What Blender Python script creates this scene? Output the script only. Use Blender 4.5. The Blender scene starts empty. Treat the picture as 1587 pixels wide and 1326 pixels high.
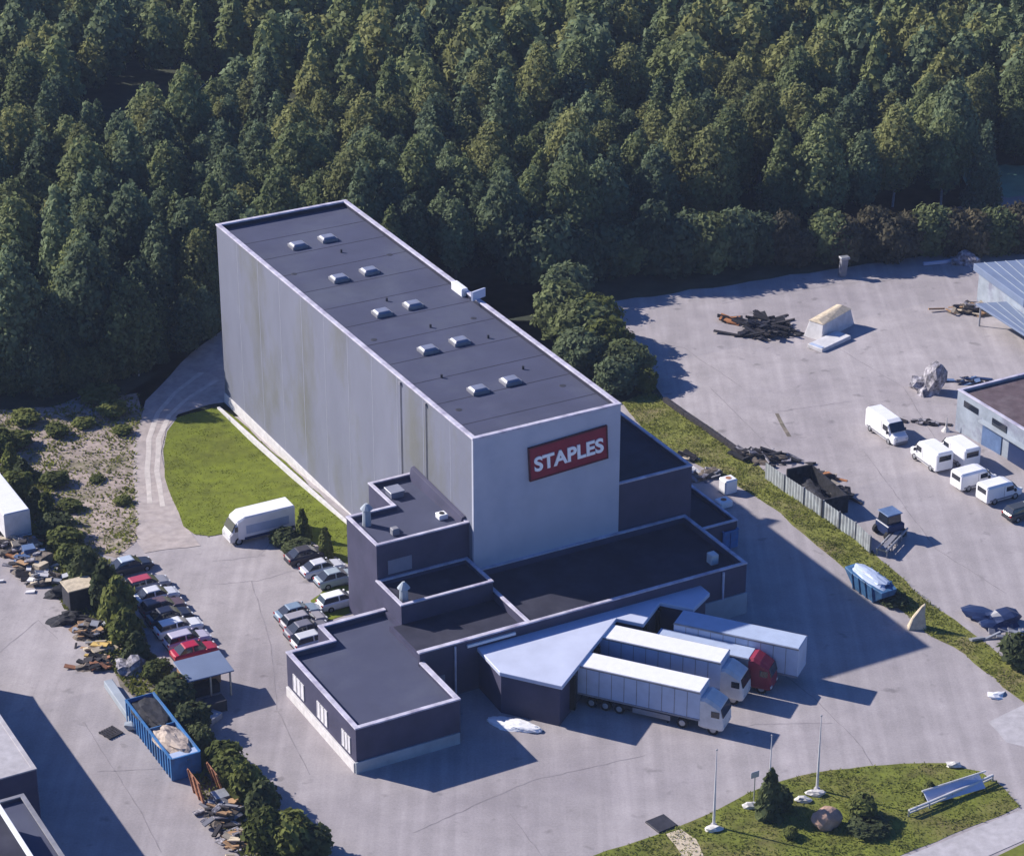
import bpy, bmesh, math, random
import numpy as np
from mathutils import Vector, Matrix
random.seed(7)
SC = bpy.context.scene
COL = SC.collection
# ------------------------------------------------------------------ camera
F, PIT, CH, CX, CY = 4000.0, math.radians(26), 121.0, 793.5, 663.0
cd = bpy.data.cameras.new('camera'); cam = bpy.data.objects.new('camera', cd); COL.objects.link(cam)
cam.location = (0, 0, CH); cam.rotation_euler = (math.pi/2-PIT, 0, 0)
cd.sensor_width = 36; cd.lens = 36*F/1587; cd.clip_start = 1; cd.clip_end = 5000
SC.camera = cam
# ------------------------------------------------------------------ light
SUN_AZ, SUN_EL = math.radians(-66.4), math.radians(31.5)      # where the sun stands (from +Y towards +X)
W_ = bpy.data.worlds.new('World'); SC.world = W_; W_.use_nodes = True
nt = W_.node_tree; bgn = nt.nodes['Background']
sky = nt.nodes.new('ShaderNodeTexSky'); sky.sky_type = 'NISHITA'; sky.sun_disc = False
sky.sun_elevation = SUN_EL; sky.sun_rotation = SUN_AZ % (2*math.pi); sky.altitude = 100
sky.air_density = 1.0; sky.dust_density = 0.6; sky.ozone_density = 6.0
hs = nt.nodes.new('ShaderNodeHueSaturation'); hs.inputs['Saturation'].default_value = 1.22; hs.inputs['Hue'].default_value = .515
nt.links.new(sky.outputs[0], hs.inputs['Color']); nt.links.new(hs.outputs[0], bgn.inputs[0]); bgn.inputs[1].default_value = 0.088
ld = bpy.data.lights.new('sun', 'SUN'); ld.energy = 5.0; ld.angle = math.radians(0.6); ld.color = (1, .93, .84)
sun = bpy.data.objects.new('sun', ld); COL.objects.link(sun); sun.location = (-200, 300, 200)
sd = Vector((math.sin(SUN_AZ)*math.cos(SUN_EL), math.cos(SUN_AZ)*math.cos(SUN_EL), math.sin(SUN_EL)))
sun.rotation_euler = (-sd).to_track_quat('-Z', 'Y').to_euler()
SC.view_settings.view_transform = 'Standard'; SC.view_settings.look = 'None'
SC.view_settings.exposure = 0.6; SC.view_settings.gamma = 1
SC.cycles.max_bounces = 5; SC.cycles.diffuse_bounces = 3
# ------------------------------------------------------------------ survey: photo pixel -> ground
YAW = math.radians(28.5)
SU = Vector((math.cos(YAW), math.sin(YAW), 0)); LW = Vector((-math.sin(YAW), math.cos(YAW), 0))
ORG = Vector((-3.5, 207.5, 0))
def at(px, py, z=0.0):
    x = (px-CX)/F; u = -(py-CY)/F
    d = Vector((x, math.cos(PIT)+u*math.sin(PIT), -math.sin(PIT)+u*math.cos(PIT)))
    return Vector((0, 0, CH)) + d*((z-CH)/d.z)
W1, W2, DROP = 5.0, 45.0, -2.6          # the site falls gently away towards the forest
def zg(p):
    w = (Vector((p[0], p[1], 0))-ORG).dot(LW)
    return DROP*min(1, max(0, (w-W1)/(W2-W1)))
def gp(px, py):
    z = 0
    for _ in range(12): p = at(px, py, z); z = zg(p)
    p.z = z
    return p
def UW(u, w, z=0): return ORG + SU*u + LW*w + Vector((0, 0, z))
def proj(p):
    y, z = p[1], p[2]-CH
    zz = y*math.cos(PIT)-z*math.sin(PIT); u = y*math.sin(PIT)+z*math.cos(PIT)
    return CX+F*p[0]/zz, CY-F*u/zz
# ------------------------------------------------------------------ materials
def mat(name, col, rough=.75, var=.25, scale=1.0, bump=0.0, metal=0.0, stain=None, stain_amt=0.0, stain_scale=.2, rnd=0.0, stretch=None, spec=.3, coord='Object', hue=None):
    m = bpy.data.materials.new(name); m.use_nodes = True
    n = m.node_tree.nodes; l = m.node_tree.links; b = n['Principled BSDF']
    b.inputs['Roughness'].default_value = rough; b.inputs['Metallic'].default_value = metal
    b.inputs['Specular IOR Level'].default_value = spec
    tc = n.new('ShaderNodeTexCoord'); src = tc.outputs[coord]
    if coord == 'World':
        pass
    if stretch:
        mp = n.new('ShaderNodeMapping'); mp.inputs['Scale'].default_value = stretch
        l.new(src, mp.inputs[0]); src = mp.outputs[0]
    def noise(sc, det=5, rg=.6):
        t = n.new('ShaderNodeTexNoise'); t.inputs['Scale'].default_value = sc; t.inputs['Detail'].default_value = det
        t.inputs['Roughness'].default_value = rg; l.new(src, t.inputs['Vector']); return t
    def ramp(fac, lo, hi, a, c):
        r = n.new('ShaderNodeMapRange'); r.inputs[1].default_value = lo; r.inputs[2].default_value = hi
        r.inputs[3].default_value = a; r.inputs[4].default_value = c; l.new(fac, r.inputs[0]); return r.outputs[0]
    def mul(cs, fac):
        x = n.new('ShaderNodeVectorMath'); x.operation = 'SCALE'; l.new(cs, x.inputs[0]); l.new(fac, x.inputs['Scale']); return x.outputs[0]
    rgb = n.new('ShaderNodeRGB'); rgb.outputs[0].default_value = (*col, 1); c = rgb.outputs[0]
    n1 = noise(scale)
    if stain:
        n2 = noise(stain_scale, 6, .65); mx = n.new('ShaderNodeMix'); mx.data_type = 'RGBA'
        l.new(ramp(n2.outputs[0], .48, .68, 0, stain_amt), mx.inputs[0]); l.new(c, mx.inputs[6]); mx.inputs[7].default_value = (*stain, 1)
        c = mx.outputs[2]
    if hue:
        oi = n.new('ShaderNodeObjectInfo'); mx = n.new('ShaderNodeMix'); mx.data_type = 'RGBA'
        l.new(oi.outputs['Random'], mx.inputs[0]); l.new(c, mx.inputs[6]); mx.inputs[7].default_value = (*hue, 1); c = mx.outputs[2]
    if var: c = mul(c, ramp(n1.outputs[0], .3, .7, 1-var, 1+var))
    if rnd:
        oi = n.new('ShaderNodeObjectInfo'); c = mul(c, ramp(oi.outputs['Random'], 0, 1, 1-rnd, 1+rnd))
    l.new(c, b.inputs['Base Color'])
    if bump:
        bp = n.new('ShaderNodeBump'); bp.inputs['Strength'].default_value = bump; bp.inputs['Distance'].default_value = .1
        l.new(n1.outputs[0], bp.inputs['Height']); l.new(bp.outputs[0], b.inputs['Normal'])
    return m
M = {}
M['asphalt'] = mat('asphalt', (.335, .306, .316), .9, .11, .35, stain=(.25, .225, .245), stain_amt=.7, stain_scale=.035)
def wear(m):
    """worn paving: pale wheel tracks along the yard, dark oil spots and grain"""
    n = m.node_tree.nodes; l = m.node_tree.links; b = n['Principled BSDF']; c = b.inputs['Base Color'].links[0].from_socket
    tc = n.new('ShaderNodeTexCoord')
    def noise(sc, rot, scale, det=4):
        mp = n.new('ShaderNodeMapping'); mp.inputs['Rotation'].default_value = (0, 0, rot); mp.inputs['Scale'].default_value = scale; l.new(tc.outputs['Object'], mp.inputs[0])
        t = n.new('ShaderNodeTexNoise'); t.inputs['Scale'].default_value = sc; t.inputs['Detail'].default_value = det; l.new(mp.outputs[0], t.inputs['Vector']); return t.outputs[0]
    def rng(f, a, bb, c0, c1):
        r = n.new('ShaderNodeMapRange'); r.inputs[1].default_value = a; r.inputs[2].default_value = bb; r.inputs[3].default_value = c0; r.inputs[4].default_value = c1; l.new(f, r.inputs[0]); return r.outputs[0]
    for f in (rng(noise(1, -YAW_, (.9, .035, 1)), .42, .72, .94, 1.14), rng(noise(.55, 0, (1, 1, 1), 2), .66, .76, 1, .70), rng(noise(5, 0, (1, 1, 1), 2), .3, .7, .93, 1.07), rng(noise(.05, .7, (1, .25, 1), 5), .35, .65, .93, 1.06)):
        x = n.new('ShaderNodeVectorMath'); x.operation = 'SCALE'; l.new(c, x.inputs[0]); l.new(f, x.inputs['Scale']); c = x.outputs[0]
    l.new(c, b.inputs['Base Color'])
YAW_ = math.radians(28.5)
wear(M['asphalt'])
M['concrete'] = mat('concrete', (.42, .40, .42), .9, .15, 1.2, stain=(.3, .28, .28), stain_amt=.5)
M['kerb'] = mat('kerb_white', (.62, .60, .60), .9, .15, 1.5)
M['lawn'] = mat('lawn_grass', (.125, .152, .010), .95, .28, .9, stain=(.100, .112, .012), stain_amt=.8, stain_scale=.12)
M['verge'] = mat('verge_grass', (.155, .165, .032), .95, .40, 1.1, stain=(.19, .155, .075), stain_amt=.9, stain_scale=.22)
M['island'] = mat('island_grass', (.130, .150, .022), .95, .40, .8, stain=(.15, .125, .05), stain_amt=.9, stain_scale=.18)
M['dirt'] = mat('dirt', (.33, .27, .245), .95, .35, .8, stain=(.12, .115, .05), stain_amt=.95, stain_scale=.30)
M['soil'] = mat('soil', (.17, .145, .12), .95, .45, .9, stain=(.05, .065, .025), stain_amt=.9, stain_scale=.3)
M['gravel'] = mat('gravel', (.38, .33, .315), .95, .2, 1.0, stain=(.30, .27, .28), stain_amt=.5, stain_scale=.2)
M['rut'] = mat('wheel_rut', (.50, .455, .43), .95, .15, 1.2)
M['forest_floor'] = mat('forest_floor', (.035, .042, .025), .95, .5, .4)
M['pond'] = mat('pond', (.16, .30, .22), .5, .3, .2)
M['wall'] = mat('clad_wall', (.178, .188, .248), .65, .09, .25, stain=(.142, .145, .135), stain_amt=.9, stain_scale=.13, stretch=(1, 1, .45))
M['front'] = mat('front_wall', (.44, .455, .54), .6, .06, .3, stain=(.34, .37, .48), stain_amt=.6, stain_scale=.2)  # kept much lighter than the side walls to brighten this shaded face
M['annex'] = mat('annex_wall', (.058, .056, .102), .7, .15, .5, stain=(.045, .047, .085), stain_amt=.8, stain_scale=.3)
M['annexlight'] = mat('annex_plinth', (.32, .36, .41), .8, .15, .6)
M['coping'] = mat('coping', (.50, .48, .57), .6, .25, .9, stain=(.25, .22, .34), stain_amt=.75, stain_scale=.6)
M['roof'] = mat('roof_felt', (.060, .066, .115), .85, .10, .25, stain=(.084, .094, .135), stain_amt=.7, stain_scale=.12)
M['roofdark'] = mat('roof_felt_dark', (.025, .026, .048), .85, .25, .4, stain=(.038, .038, .056), stain_amt=.7, stain_scale=.2)
M['roofblue'] = mat('roof_sheet_blue', (.17, .215, .32), .55, .08, .5)
M['roofpale'] = mat('roof_sheet_pale', (.50, .54, .68), .45, .08, .4)
M['roofbrown'] = mat('roof_felt_brown', (.105, .075, .085), .9, .25, .7, stain=(.16, .13, .14), stain_amt=.6, stain_scale=.5)
M['black'] = mat('black_rubber', (.012, .012, .014), .8, .2, 3)
M['darkmetal'] = mat('dark_metal', (.035, .035, .045), .6, .3, 2)
M['steel'] = mat('steel', (.36, .37, .40), .4, .2, 2, metal=.4)
M['white'] = mat('white_paint', (.80, .80, .83), .35, .05, 1.5, spec=.5)
M['offwhite'] = mat('offwhite_paint', (.60, .59, .60), .6, .15, 1)
M['glass'] = mat('window_glass', (.018, .022, .034), .08, .1, 1, spec=.8)
M['skyglass'] = mat('skylight_glass', (.20, .215, .29), .35, .1, 1, spec=.6)
M['blind'] = mat('window_blind', (.72, .70, .74), .6, .15, 2)
M['signred'] = mat('sign_red', (.235, .012, .035), .5, .12, 1)
M['signdark'] = mat('sign_frame', (.09, .008, .02), .5, .1, 1)
M['signwhite'] = mat('sign_letter', (.92, .92, .94), .5, .03, 1)
M['blue'] = mat('blue_container', (.045, .17, .40), .55, .2, 1.0, stain=(.10, .12, .16), stain_amt=.6, stain_scale=.7)
M['darkblue'] = mat('dark_blue_paint', (.02, .035, .10), .4, .1, 1)
M['bluebox'] = mat('pale_blue_paint', (.40, .47, .62), .5, .08, 1)
M['wood'] = mat('timber', (.36, .22, .12), .85, .3, 2)
M['woodred'] = mat('timber_red', (.33, .15, .085), .85, .3, 2)
M['woodpale'] = mat('timber_pale', (.52, .44, .33), .85, .25, 2)
M['wooddark'] = mat('timber_dark', (.030, .027, .033), .9, .5, 2)
M['tan'] = mat('tan_tarp', (.52, .43, .36), .85, .3, .9, stain=(.06, .05, .06), stain_amt=.95, stain_scale=.8)
M['orange'] = mat('rust_orange', (.40, .17, .07), .8, .3, 2)
M['yellow'] = mat('yellow_board', (.55, .38, .12), .8, .25, 2)
M['grey'] = mat('grey_paint', (.22, .22, .25), .6, .2, 1)
M['midblue'] = mat('mid_blue', (.10, .16, .30), .6, .2, 1)
M['stone'] = mat('boulder_stone', (.38, .25, .19), .9, .3, 1.5, bump=.6)
M['rock'] = mat('pale_rock', (.6, .58, .56), .9, .2, 2)
M['scrap'] = mat('scrap', (.20, .19, .22), .7, .9, 2.2, stain=(.5, .48, .5), stain_amt=.9, stain_scale=1.3)
M['debris'] = mat('debris', (.17, .14, .115), .9, .8, 2.2, stain=(.03, .028, .03), stain_amt=.9, stain_scale=1.1)
M['scrapdark'] = mat('scrap_dark', (.02, .02, .026), .8, .8, 2)
M['bark'] = mat('bark', (.11, .09, .08), .9, .35, 2)
M['birch'] = mat('birch_bark', (.42, .42, .44), .85, .35, 2.5)
M['hoarding'] = mat('hoarding_panel', (.33, .36, .39), .6, .2, 1.0, stain=(.2, .2, .22), stain_amt=.7, stain_scale=.9)
M['red'] = mat('red_paint', (.25, .022, .045), .35, .1, 1, spec=.5)
M['lamp'] = mat('headlamp_glass', (.6, .62, .66), .15, 0, 1, spec=.8)
M['tail'] = mat('tail_lamp', (.3, .01, .01), .25, 0, 1)
def translucent(m, f=.38):
    n = m.node_tree.nodes; l = m.node_tree.links; b = n['Principled BSDF']; out = n['Material Output']
    src = b.inputs['Base Color'].links[0].from_socket
    t = n.new('ShaderNodeBsdfTranslucent'); l.new(src, t.inputs[0]); x = n.new('ShaderNodeMixShader'); x.inputs[0].default_value = f
    l.new(b.outputs[0], x.inputs[1]); l.new(t.outputs[0], x.inputs[2]); l.new(x.outputs[0], out.inputs[0]); return m
def leafmat(name, a, b, rnd=.25): return translucent(mat(name, a, .85, .45, .55, rnd=rnd, hue=b, spec=.15))
M['leaf_a'] = leafmat('leaves_mid', (.155, .195, .088), (.178, .205, .088))
M['leaf_b'] = leafmat('leaves_dark', (.125, .170, .098), (.145, .182, .096))
M['leaf_c'] = leafmat('leaves_olive', (.178, .198, .082), (.198, .205, .080))
M['leaf_d'] = leafmat('leaves_shrub', (.130, .158, .046), (.16, .178, .050))
M['leaf_e'] = leafmat('leaves_conifer', (.085, .108, .050), (.10, .120, .050), .15)
M['leaf_f'] = leafmat('leaves_brown', (.12, .112, .075), (.14, .12, .07))
M['blade'] = translucent(mat('grass_blade', (.19, .205, .045), .9, .4, .4))
M['bladel'] = translucent(mat('lawn_blade', (.155, .180, .014), .9, .3, .3))
def paint(name, col): 
    if name not in M: M[name] = mat(name, col, .3, .05, 1.5, spec=.6)
    return M[name]
# ------------------------------------------------------------------ mesh helpers
class MB:
    def __init__(s): s.bm = bmesh.new()
    def box(s, c, d, rz=0, tilt=None, taper=1.0):
        v = []
        for dz in (-.5, .5):
            k = taper if dz > 0 else 1
            for dx, dy in ((-.5, -.5), (.5, -.5), (.5, .5), (-.5, .5)): v.append(Vector((dx*d[0]*k, dy*d[1]*k, dz*d[2])))
        R = Matrix.Rotation(rz, 3, 'Z')
        if tilt: R = R @ Matrix.Rotation(tilt[1], 3, tilt[0])
        vs = [s.bm.verts.new(R @ p + Vector(c)) for p in v]
        for f in ((0, 3, 2, 1), (4, 5, 6, 7), (0, 1, 5, 4), (1, 2, 6, 5), (2, 3, 7, 6), (3, 0, 4, 7)): s.bm.faces.new([vs[i] for i in f])
        return s
    def span(s, x0, x1, y0, y1, z0, z1): return s.box(((x0+x1)/2, (y0+y1)/2, (z0+z1)/2), (x1-x0, y1-y0, z1-z0))
    def prism(s, poly, z0, z1):
        a = [s.bm.verts.new((p[0], p[1], z0)) for p in poly]; b = [s.bm.verts.new((p[0], p[1], z1)) for p in poly]
        n = len(poly); s.bm.faces.new(a[::-1]); s.bm.faces.new(b)
        for i in range(n): j = (i+1) % n; s.bm.faces.new((a[i], a[j], b[j], b[i]))
        return s
    def ring(s, outer, inner, z0, z1):
        n = len(outer)
        L = [[s.bm.verts.new((p[0], p[1], z)) for p in q] for q, z in ((outer, z0), (outer, z1), (inner, z1), (inner, z0))]
        for i in range(n):
            j = (i+1) % n
            for k in range(4):
                A, B = L[k], L[(k+1) % 4]; s.bm.faces.new((A[i], A[j], B[j], B[i]))
        return s
    def loft(s, rings, cap=True):
        R = [[s.bm.verts.new(p) for p in r] for r in rings]; n = len(R[0])
        for a, b in zip(R, R[1:]):
            for i in range(n): j = (i+1) % n; s.bm.faces.new((a[i], a[j], b[j], b[i]))
        if cap: s.bm.faces.new(R[0][::-1]); s.bm.faces.new(R[-1])
        return s
    def tube(s, p0, p1, r0, r1=None, n=8):
        p0, p1 = Vector(p0), Vector(p1); r1 = r0 if r1 is None else r1
        d = (p1-p0).normalized(); a = d.orthogonal().normalized(); b = d.cross(a)
        rg = lambda p, r: [p+(a*math.cos(t)+b*math.sin(t))*r for t in [2*math.pi*i/n for i in range(n)]]
        return s.loft([rg(p0, r0), rg(p1, r1)])
    def blob(s, c, r, seed=0, sub=2, amp=.25, flat=-1):
        rr = random.Random(seed); b2 = bmesh.ops.create_icosphere(s.bm, subdivisions=sub, radius=1)
        ph = [rr.uniform(0, 6) for _ in range(6)]
        for v in b2['verts']:
            p = v.co; k = 1+amp*(math.sin(3*p.x+ph[0])*math.sin(2.5*p.y+ph[1])+.7*math.sin(5*p.z+ph[2]+3*p.x)+.5*rr.uniform(-1, 1))
            z = p.z*r[2]*k
            if z < flat*r[2]: z = flat*r[2]
            v.co = Vector((p.x*r[0]*k, p.y*r[1]*k, z))+Vector(c)
        return s
    def build(s, name, m, parent=None, bevel=0, smooth=False, rz=None, loc=None):
        bm = s.bm
        bmesh.ops.recalc_face_normals(bm, faces=bm.faces)
        if bevel: bmesh.ops.bevel(bm, geom=[e for e in bm.edges if len(e.link_faces) == 2 and e.calc_face_angle(0) > .5], offset=bevel, segments=1, affect='EDGES', clamp_overlap=True)
        me = bpy.data.meshes.new(name); bm.to_mesh(me); bm.free()
        if smooth:
            for p in me.polygons: p.use_smooth = True
        me.materials.append(m if not isinstance(m, str) else M[m])
        o = bpy.data.objects.new(name, me); COL.objects.link(o)
        if parent: o.parent = parent
        if loc is not None: o.location = loc
        if rz is not None: o.rotation_euler = (0, 0, rz)
        return o
def tag(o, label=None, cat=None, group=None, kind=None):
    if label: o['label'] = label
    if cat: o['category'] = cat
    if group: o['group'] = group
    if kind: o['kind'] = kind
    return o
def thing(name, label, cat, loc, rz=0, group=None):
    o = bpy.data.objects.new(name, None); COL.objects.link(o); o.empty_display_size = .5
    o.location = loc; o.rotation_euler = (0, 0, rz)
    return tag(o, label, cat, group)
def inset(poly, d):
    n = len(poly); out = []
    for i in range(n):
        p0, p1, p2 = Vector(poly[i-1]), Vector(poly[i]), Vector(poly[(i+1) % n])
        a = (p1-p0).normalized(); b = (p2-p1).normalized(); na = Vector((-a.y, a.x)); nb = Vector((-b.y, b.x))
        k = (na+nb); k = k/ max(.2, (1+na.dot(nb)))
        out.append(tuple(p1+k*d))
    return out
def wob(poly, step, amp, seed=1):
    """densify a pixel polygon and roughen its outline"""
    rr = random.Random(seed); out = []
    n = len(poly)
    for i in range(n):
        a, b = poly[i], poly[(i+1) % n]; k = max(1, int(math.hypot(b[0]-a[0], b[1]-a[1])/step))
        for j in range(k):
            t = j/k; out.append((a[0]+(b[0]-a[0])*t+rr.uniform(-amp, amp), a[1]+(b[1]-a[1])*t+rr.uniform(-amp, amp)*.6))
    return out
def sheet(name, pts, m, dz, kind='structure'):
    """a ground layer dz above the site surface, cut where the slope changes"""
    bm = bmesh.new(); f = bm.faces.new([bm.verts.new((p[0], p[1], 0)) for p in pts])
    if f.normal.z < 0: f.normal_flip()
    bmesh.ops.triangulate(bm, faces=bm.faces[:])
    if name == 'ground':
        for k in range(-8, 20):
            for ax in ((1, 0, 0), (0, 1, 0)):
                bmesh.ops.bisect_plane(bm, geom=bm.verts[:]+bm.edges[:]+bm.faces[:], plane_co=(k*80, k*80, 0), plane_no=ax)
    for w in (W1, W2):
        co = UW(0, w); bmesh.ops.bisect_plane(bm, geom=bm.verts[:]+bm.edges[:]+bm.faces[:], plane_co=co, plane_no=LW)
    for v in bm.verts: v.co.z = zg(v.co)+dz
    bmesh.ops.recalc_face_normals(bm, faces=bm.faces)
    for fc in bm.faces:
        fc.normal_update()
        if fc.normal.z < 0: fc.normal_flip()
    me = bpy.data.meshes.new(name); bm.to_mesh(me); bm.free(); me.materials.append(M[m])
    o = bpy.data.objects.new(name, me); COL.objects.link(o); o['kind'] = kind
    return o
def psheet(name, px, m, dz, step=25, amp=3, seed=1): return sheet(name, [gp(*p) for p in wob(px, step, amp, seed)], m, dz)
def inpoly(x, y, poly):
    c = False; n = len(poly)
    for i in range(n):
        x1, y1 = poly[i]; x2, y2 = poly[i-1]
        if (y1 > y) != (y2 > y) and x < (x2-x1)*(y-y1)/(y2-y1)+x1: c = not c
    return c
# ================================================================== ground
sheet('ground', [Vector(p) for p in ((-640, -80, 0), (640, -80, 0), (640, 1200, 0), (-640, 1200, 0))], 'asphalt', 0)
LAWN = [(258, 668), (275, 648), (300, 640), (340, 630), (368, 648), (400, 680), (440, 715), (480, 752), (520, 790), (545, 815), (545, 880), (520, 862), (470, 830), (440, 800), (390, 812), (350, 826), (325, 832), (300, 829), (285, 815), (268, 775), (257, 740), (251, 700)]
VERGE = [(965, 625), (1005, 606), (1040, 626), (1100, 662), (1150, 700), (1185, 730), (1240, 768), (1300, 812), (1350, 852), (1400, 900), (1460, 948), (1530, 998), (1640, 1085), (1640, 1130), (1540, 1052), (1480, 1002), (1440, 985), (1395, 945), (1370, 925), (1310, 882), (1270, 848), (1230, 812), (1190, 782), (1150, 757), (1120, 740), (1060, 710), (1000, 670)]
ISLAND = [(860, 1350), (940, 1318), (1000, 1300), (1080, 1270), (1160, 1228), (1215, 1208), (1290, 1192), (1400, 1183), (1470, 1183), (1520, 1196), (1555, 1218), (1582, 1250), (1520, 1275), (1450, 1303), (1390, 1328), (1350, 1350)]
FIELD = [(-60, 640), (60, 632), (150, 612), (215, 612), (222, 640), (210, 690), (212, 760), (215, 835), (180, 862), (130, 850), (95, 800), (60, 740), (0, 690), (-60, 660)]
HEDGE = [(-60, 655), (0, 688), (60, 735), (95, 795), (130, 845), (172, 870), (200, 950), (235, 1010), (262, 1060), (300, 1110), (345, 1180), (400, 1250), (470, 1300), (540, 1400), (440, 1400), (370, 1320), (330, 1260), (290, 1190), (215, 1090), (165, 1030), (110, 960), (60, 870), (0, 800), (-60, 760)]
FFL = [(-300, 660), (0, 650), (100, 634), (190, 612), (228, 590), (290, 545), (350, 500), (500, 470), (860, 500), (1000, 612), (1035, 622), (985, 560), (870, 436), (960, 404), (1100, 385), (1300, 378), (1460, 372), (1700, 354)]
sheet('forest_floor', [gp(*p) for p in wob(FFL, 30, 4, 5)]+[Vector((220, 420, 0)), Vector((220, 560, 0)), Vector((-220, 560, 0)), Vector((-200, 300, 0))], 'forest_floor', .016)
psheet('dirt_field', FIELD, 'dirt', .024, 18, 5, 2)
psheet('gravel_track', [(350, 508), (300, 545), (262, 582), (225, 622), (206, 690), (208, 760), (212, 838), (225, 856), (310, 846), (292, 820), (262, 760), (248, 700), (256, 665), (275, 643), (300, 634), (350, 622)], 'gravel', .036, 20, 2, 3)
def strip(name, px, wpx, m, dz):
    a = [(x-wpx, y) for x, y in px]; b = [(x+wpx, y) for x, y in px][::-1]
    return psheet(name, a+b, m, dz, 15, .8, 4)
strip('wheel_rut', [(312, 578), (270, 610), (245, 640), (231, 680), (228, 730), (232, 780)], 4, 'rut', .048)
strip('wheel_rut', [(335, 590), (285, 622), (262, 645), (246, 680), (243, 730), (252, 785)], 4, 'rut', .048)
psheet('lawn', LAWN, 'lawn', .060, 18, 2, 6)
psheet('grass_verge', VERGE, 'verge', .024, 18, 3, 7)
psheet('hedge_soil', HEDGE, 'soil', .032, 18, 5, 8)
psheet('grass_island', ISLAND, 'island', .024, 25, 2, 9)
psheet('pavement', [(1340, 1360), (1392, 1332), (1452, 1307), (1522, 1279), (1590, 1252), (1680, 1225), (1680, 1260), (1590, 1300), (1480, 1350)], 'concrete', .036, 60, 1, 10)
psheet('grass_bank', [(1500, 1352), (1540, 1328), (1600, 1300), (1700, 1260), (1700, 1352)], 'island', .024, 25, 2, 11)
psheet('stone_path', [(1032, 1292), (1058, 1285), (1078, 1300), (1100, 1340), (1060, 1340), (1048, 1310)], 'woodpale', .045, 10, 2, 12)
psheet('planted_bed', [(482, 930), (505, 912), (545, 905), (552, 945), (500, 965)], 'lawn', .03, 10, 2, 13)
psheet('pond', [(1490, 262), (1560, 255), (1640, 262), (1640, 300), (1560, 306), (1500, 296)], 'pond', .05, 15, 3, 14)
for i, q in enumerate([[(1200, 640), (1206, 640), (1226, 676), (1220, 677)], [(1532, 1118), (1600, 1085), (1640, 1120), (1640, 1170), (1560, 1150)]]):
    psheet('ground_patch', q, 'soil' if i == 0 else 'concrete', .012 if i else .014, 20, 1, 20+i)
# joints and cracks in the paving
def crack(px, wpx=.9, seed=0):
    rr = random.Random(seed); P = []
    for a, b in zip(px, px[1:]):
        k = max(1, int(math.hypot(b[0]-a[0], b[1]-a[1])/10))
        P += [(a[0]+(b[0]-a[0])*j/k+rr.uniform(-1, 1), a[1]+(b[1]-a[1])*j/k+rr.uniform(-.8, .8)) for j in range(k)]
    P.append(px[-1])
    A = [gp(x, y) for x, y in P]; n = len(A)
    L, R = [], []
    for i in range(n):
        d = (A[min(n-1, i+1)]-A[max(0, i-1)]); d.z = 0; d.normalize(); q = Vector((-d.y, d.x, 0))*wpx*.045*rr.uniform(.5, 1.3); L.append(A[i]+q); R.append(A[i]-q)
    return sheet('paving_crack', L+R[::-1], 'crack', .01)
M['crack'] = mat('paving_crack', (.245, .222, .235), .9, .2, 1)
for i, c in enumerate([[(1170, 1010), (1260, 1080), (1330, 1150), (1370, 1210)], [(1080, 1130), (1180, 1122), (1290, 1120)], [(1100, 600), (1160, 660), (1220, 720)], [(1190, 640), (1260, 630), (1320, 622)],
    [(330, 870), (400, 862), (420, 840)], [(330, 905), (400, 900), (470, 880)], [(150, 1195), (260, 1190)], [(960, 515), (1060, 540), (1150, 600)], [(1120, 470), (1300, 440), (1420, 430)], [(390, 900), (420, 1000), (430, 1100), (480, 1200)],
    [(790, 1260), (840, 1326)], [(640, 1290), (820, 1210), (1000, 1170)], [(0, 1010), (60, 960), (90, 990)], [(1250, 510), (1400, 600), (1450, 680)], [(1340, 700), (1450, 850), (1560, 920)], [(130, 1120), (220, 1260), (250, 1320)]]): crack(c, 1.0, i)
# kerb beside the long wall
k = MB(); k.box((-1.3, 41.5, .0), (.35, 34, .5)); ko = k.build('kerb', 'kerb', None, .03); ko.location = UW(0, 0, -1.95); ko.rotation_euler = (-math.atan(.065*1.0)*0, 0, YAW); ko['kind'] = 'structure'
ko.location = UW(0, 0, 0)
for v in ko.data.vertices:
    p = UW(v.co.x, v.co.y); v.co.z = zg(p)+(.22 if v.co.z > 0 else -.3)
# ================================================================== warehouse
B = thing('warehouse', 'long tall grey warehouse with flat dark roofs, stepped low annexes and a loading dock', 'warehouse', UW(0, 0, 0), YAW)
def block(poly, top, wall_m, roof_m, zb=-3.2, par=.55, cap=.30, th=.3, label=None, cap_m='coping', roof_drop=.5):
    w = MB(); inn = inset(poly, th); w.ring(poly, inn, zb, top-.14); wo = w.build('wall', wall_m, B)
    if label: wo['label'] = label
    c = MB(); c.ring(inset(poly, -.07), inset(poly, cap), top-.14, top); c.build('coping', cap_m, B, .02)
    r = MB(); r.prism(inset(poly, th+.002), top-roof_drop-.25, top-roof_drop); r.build('roof', roof_m, B)
    return wo
rect = lambda a, b, c, d: [(a, c), (b, c), (b, d), (a, d)]
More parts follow.
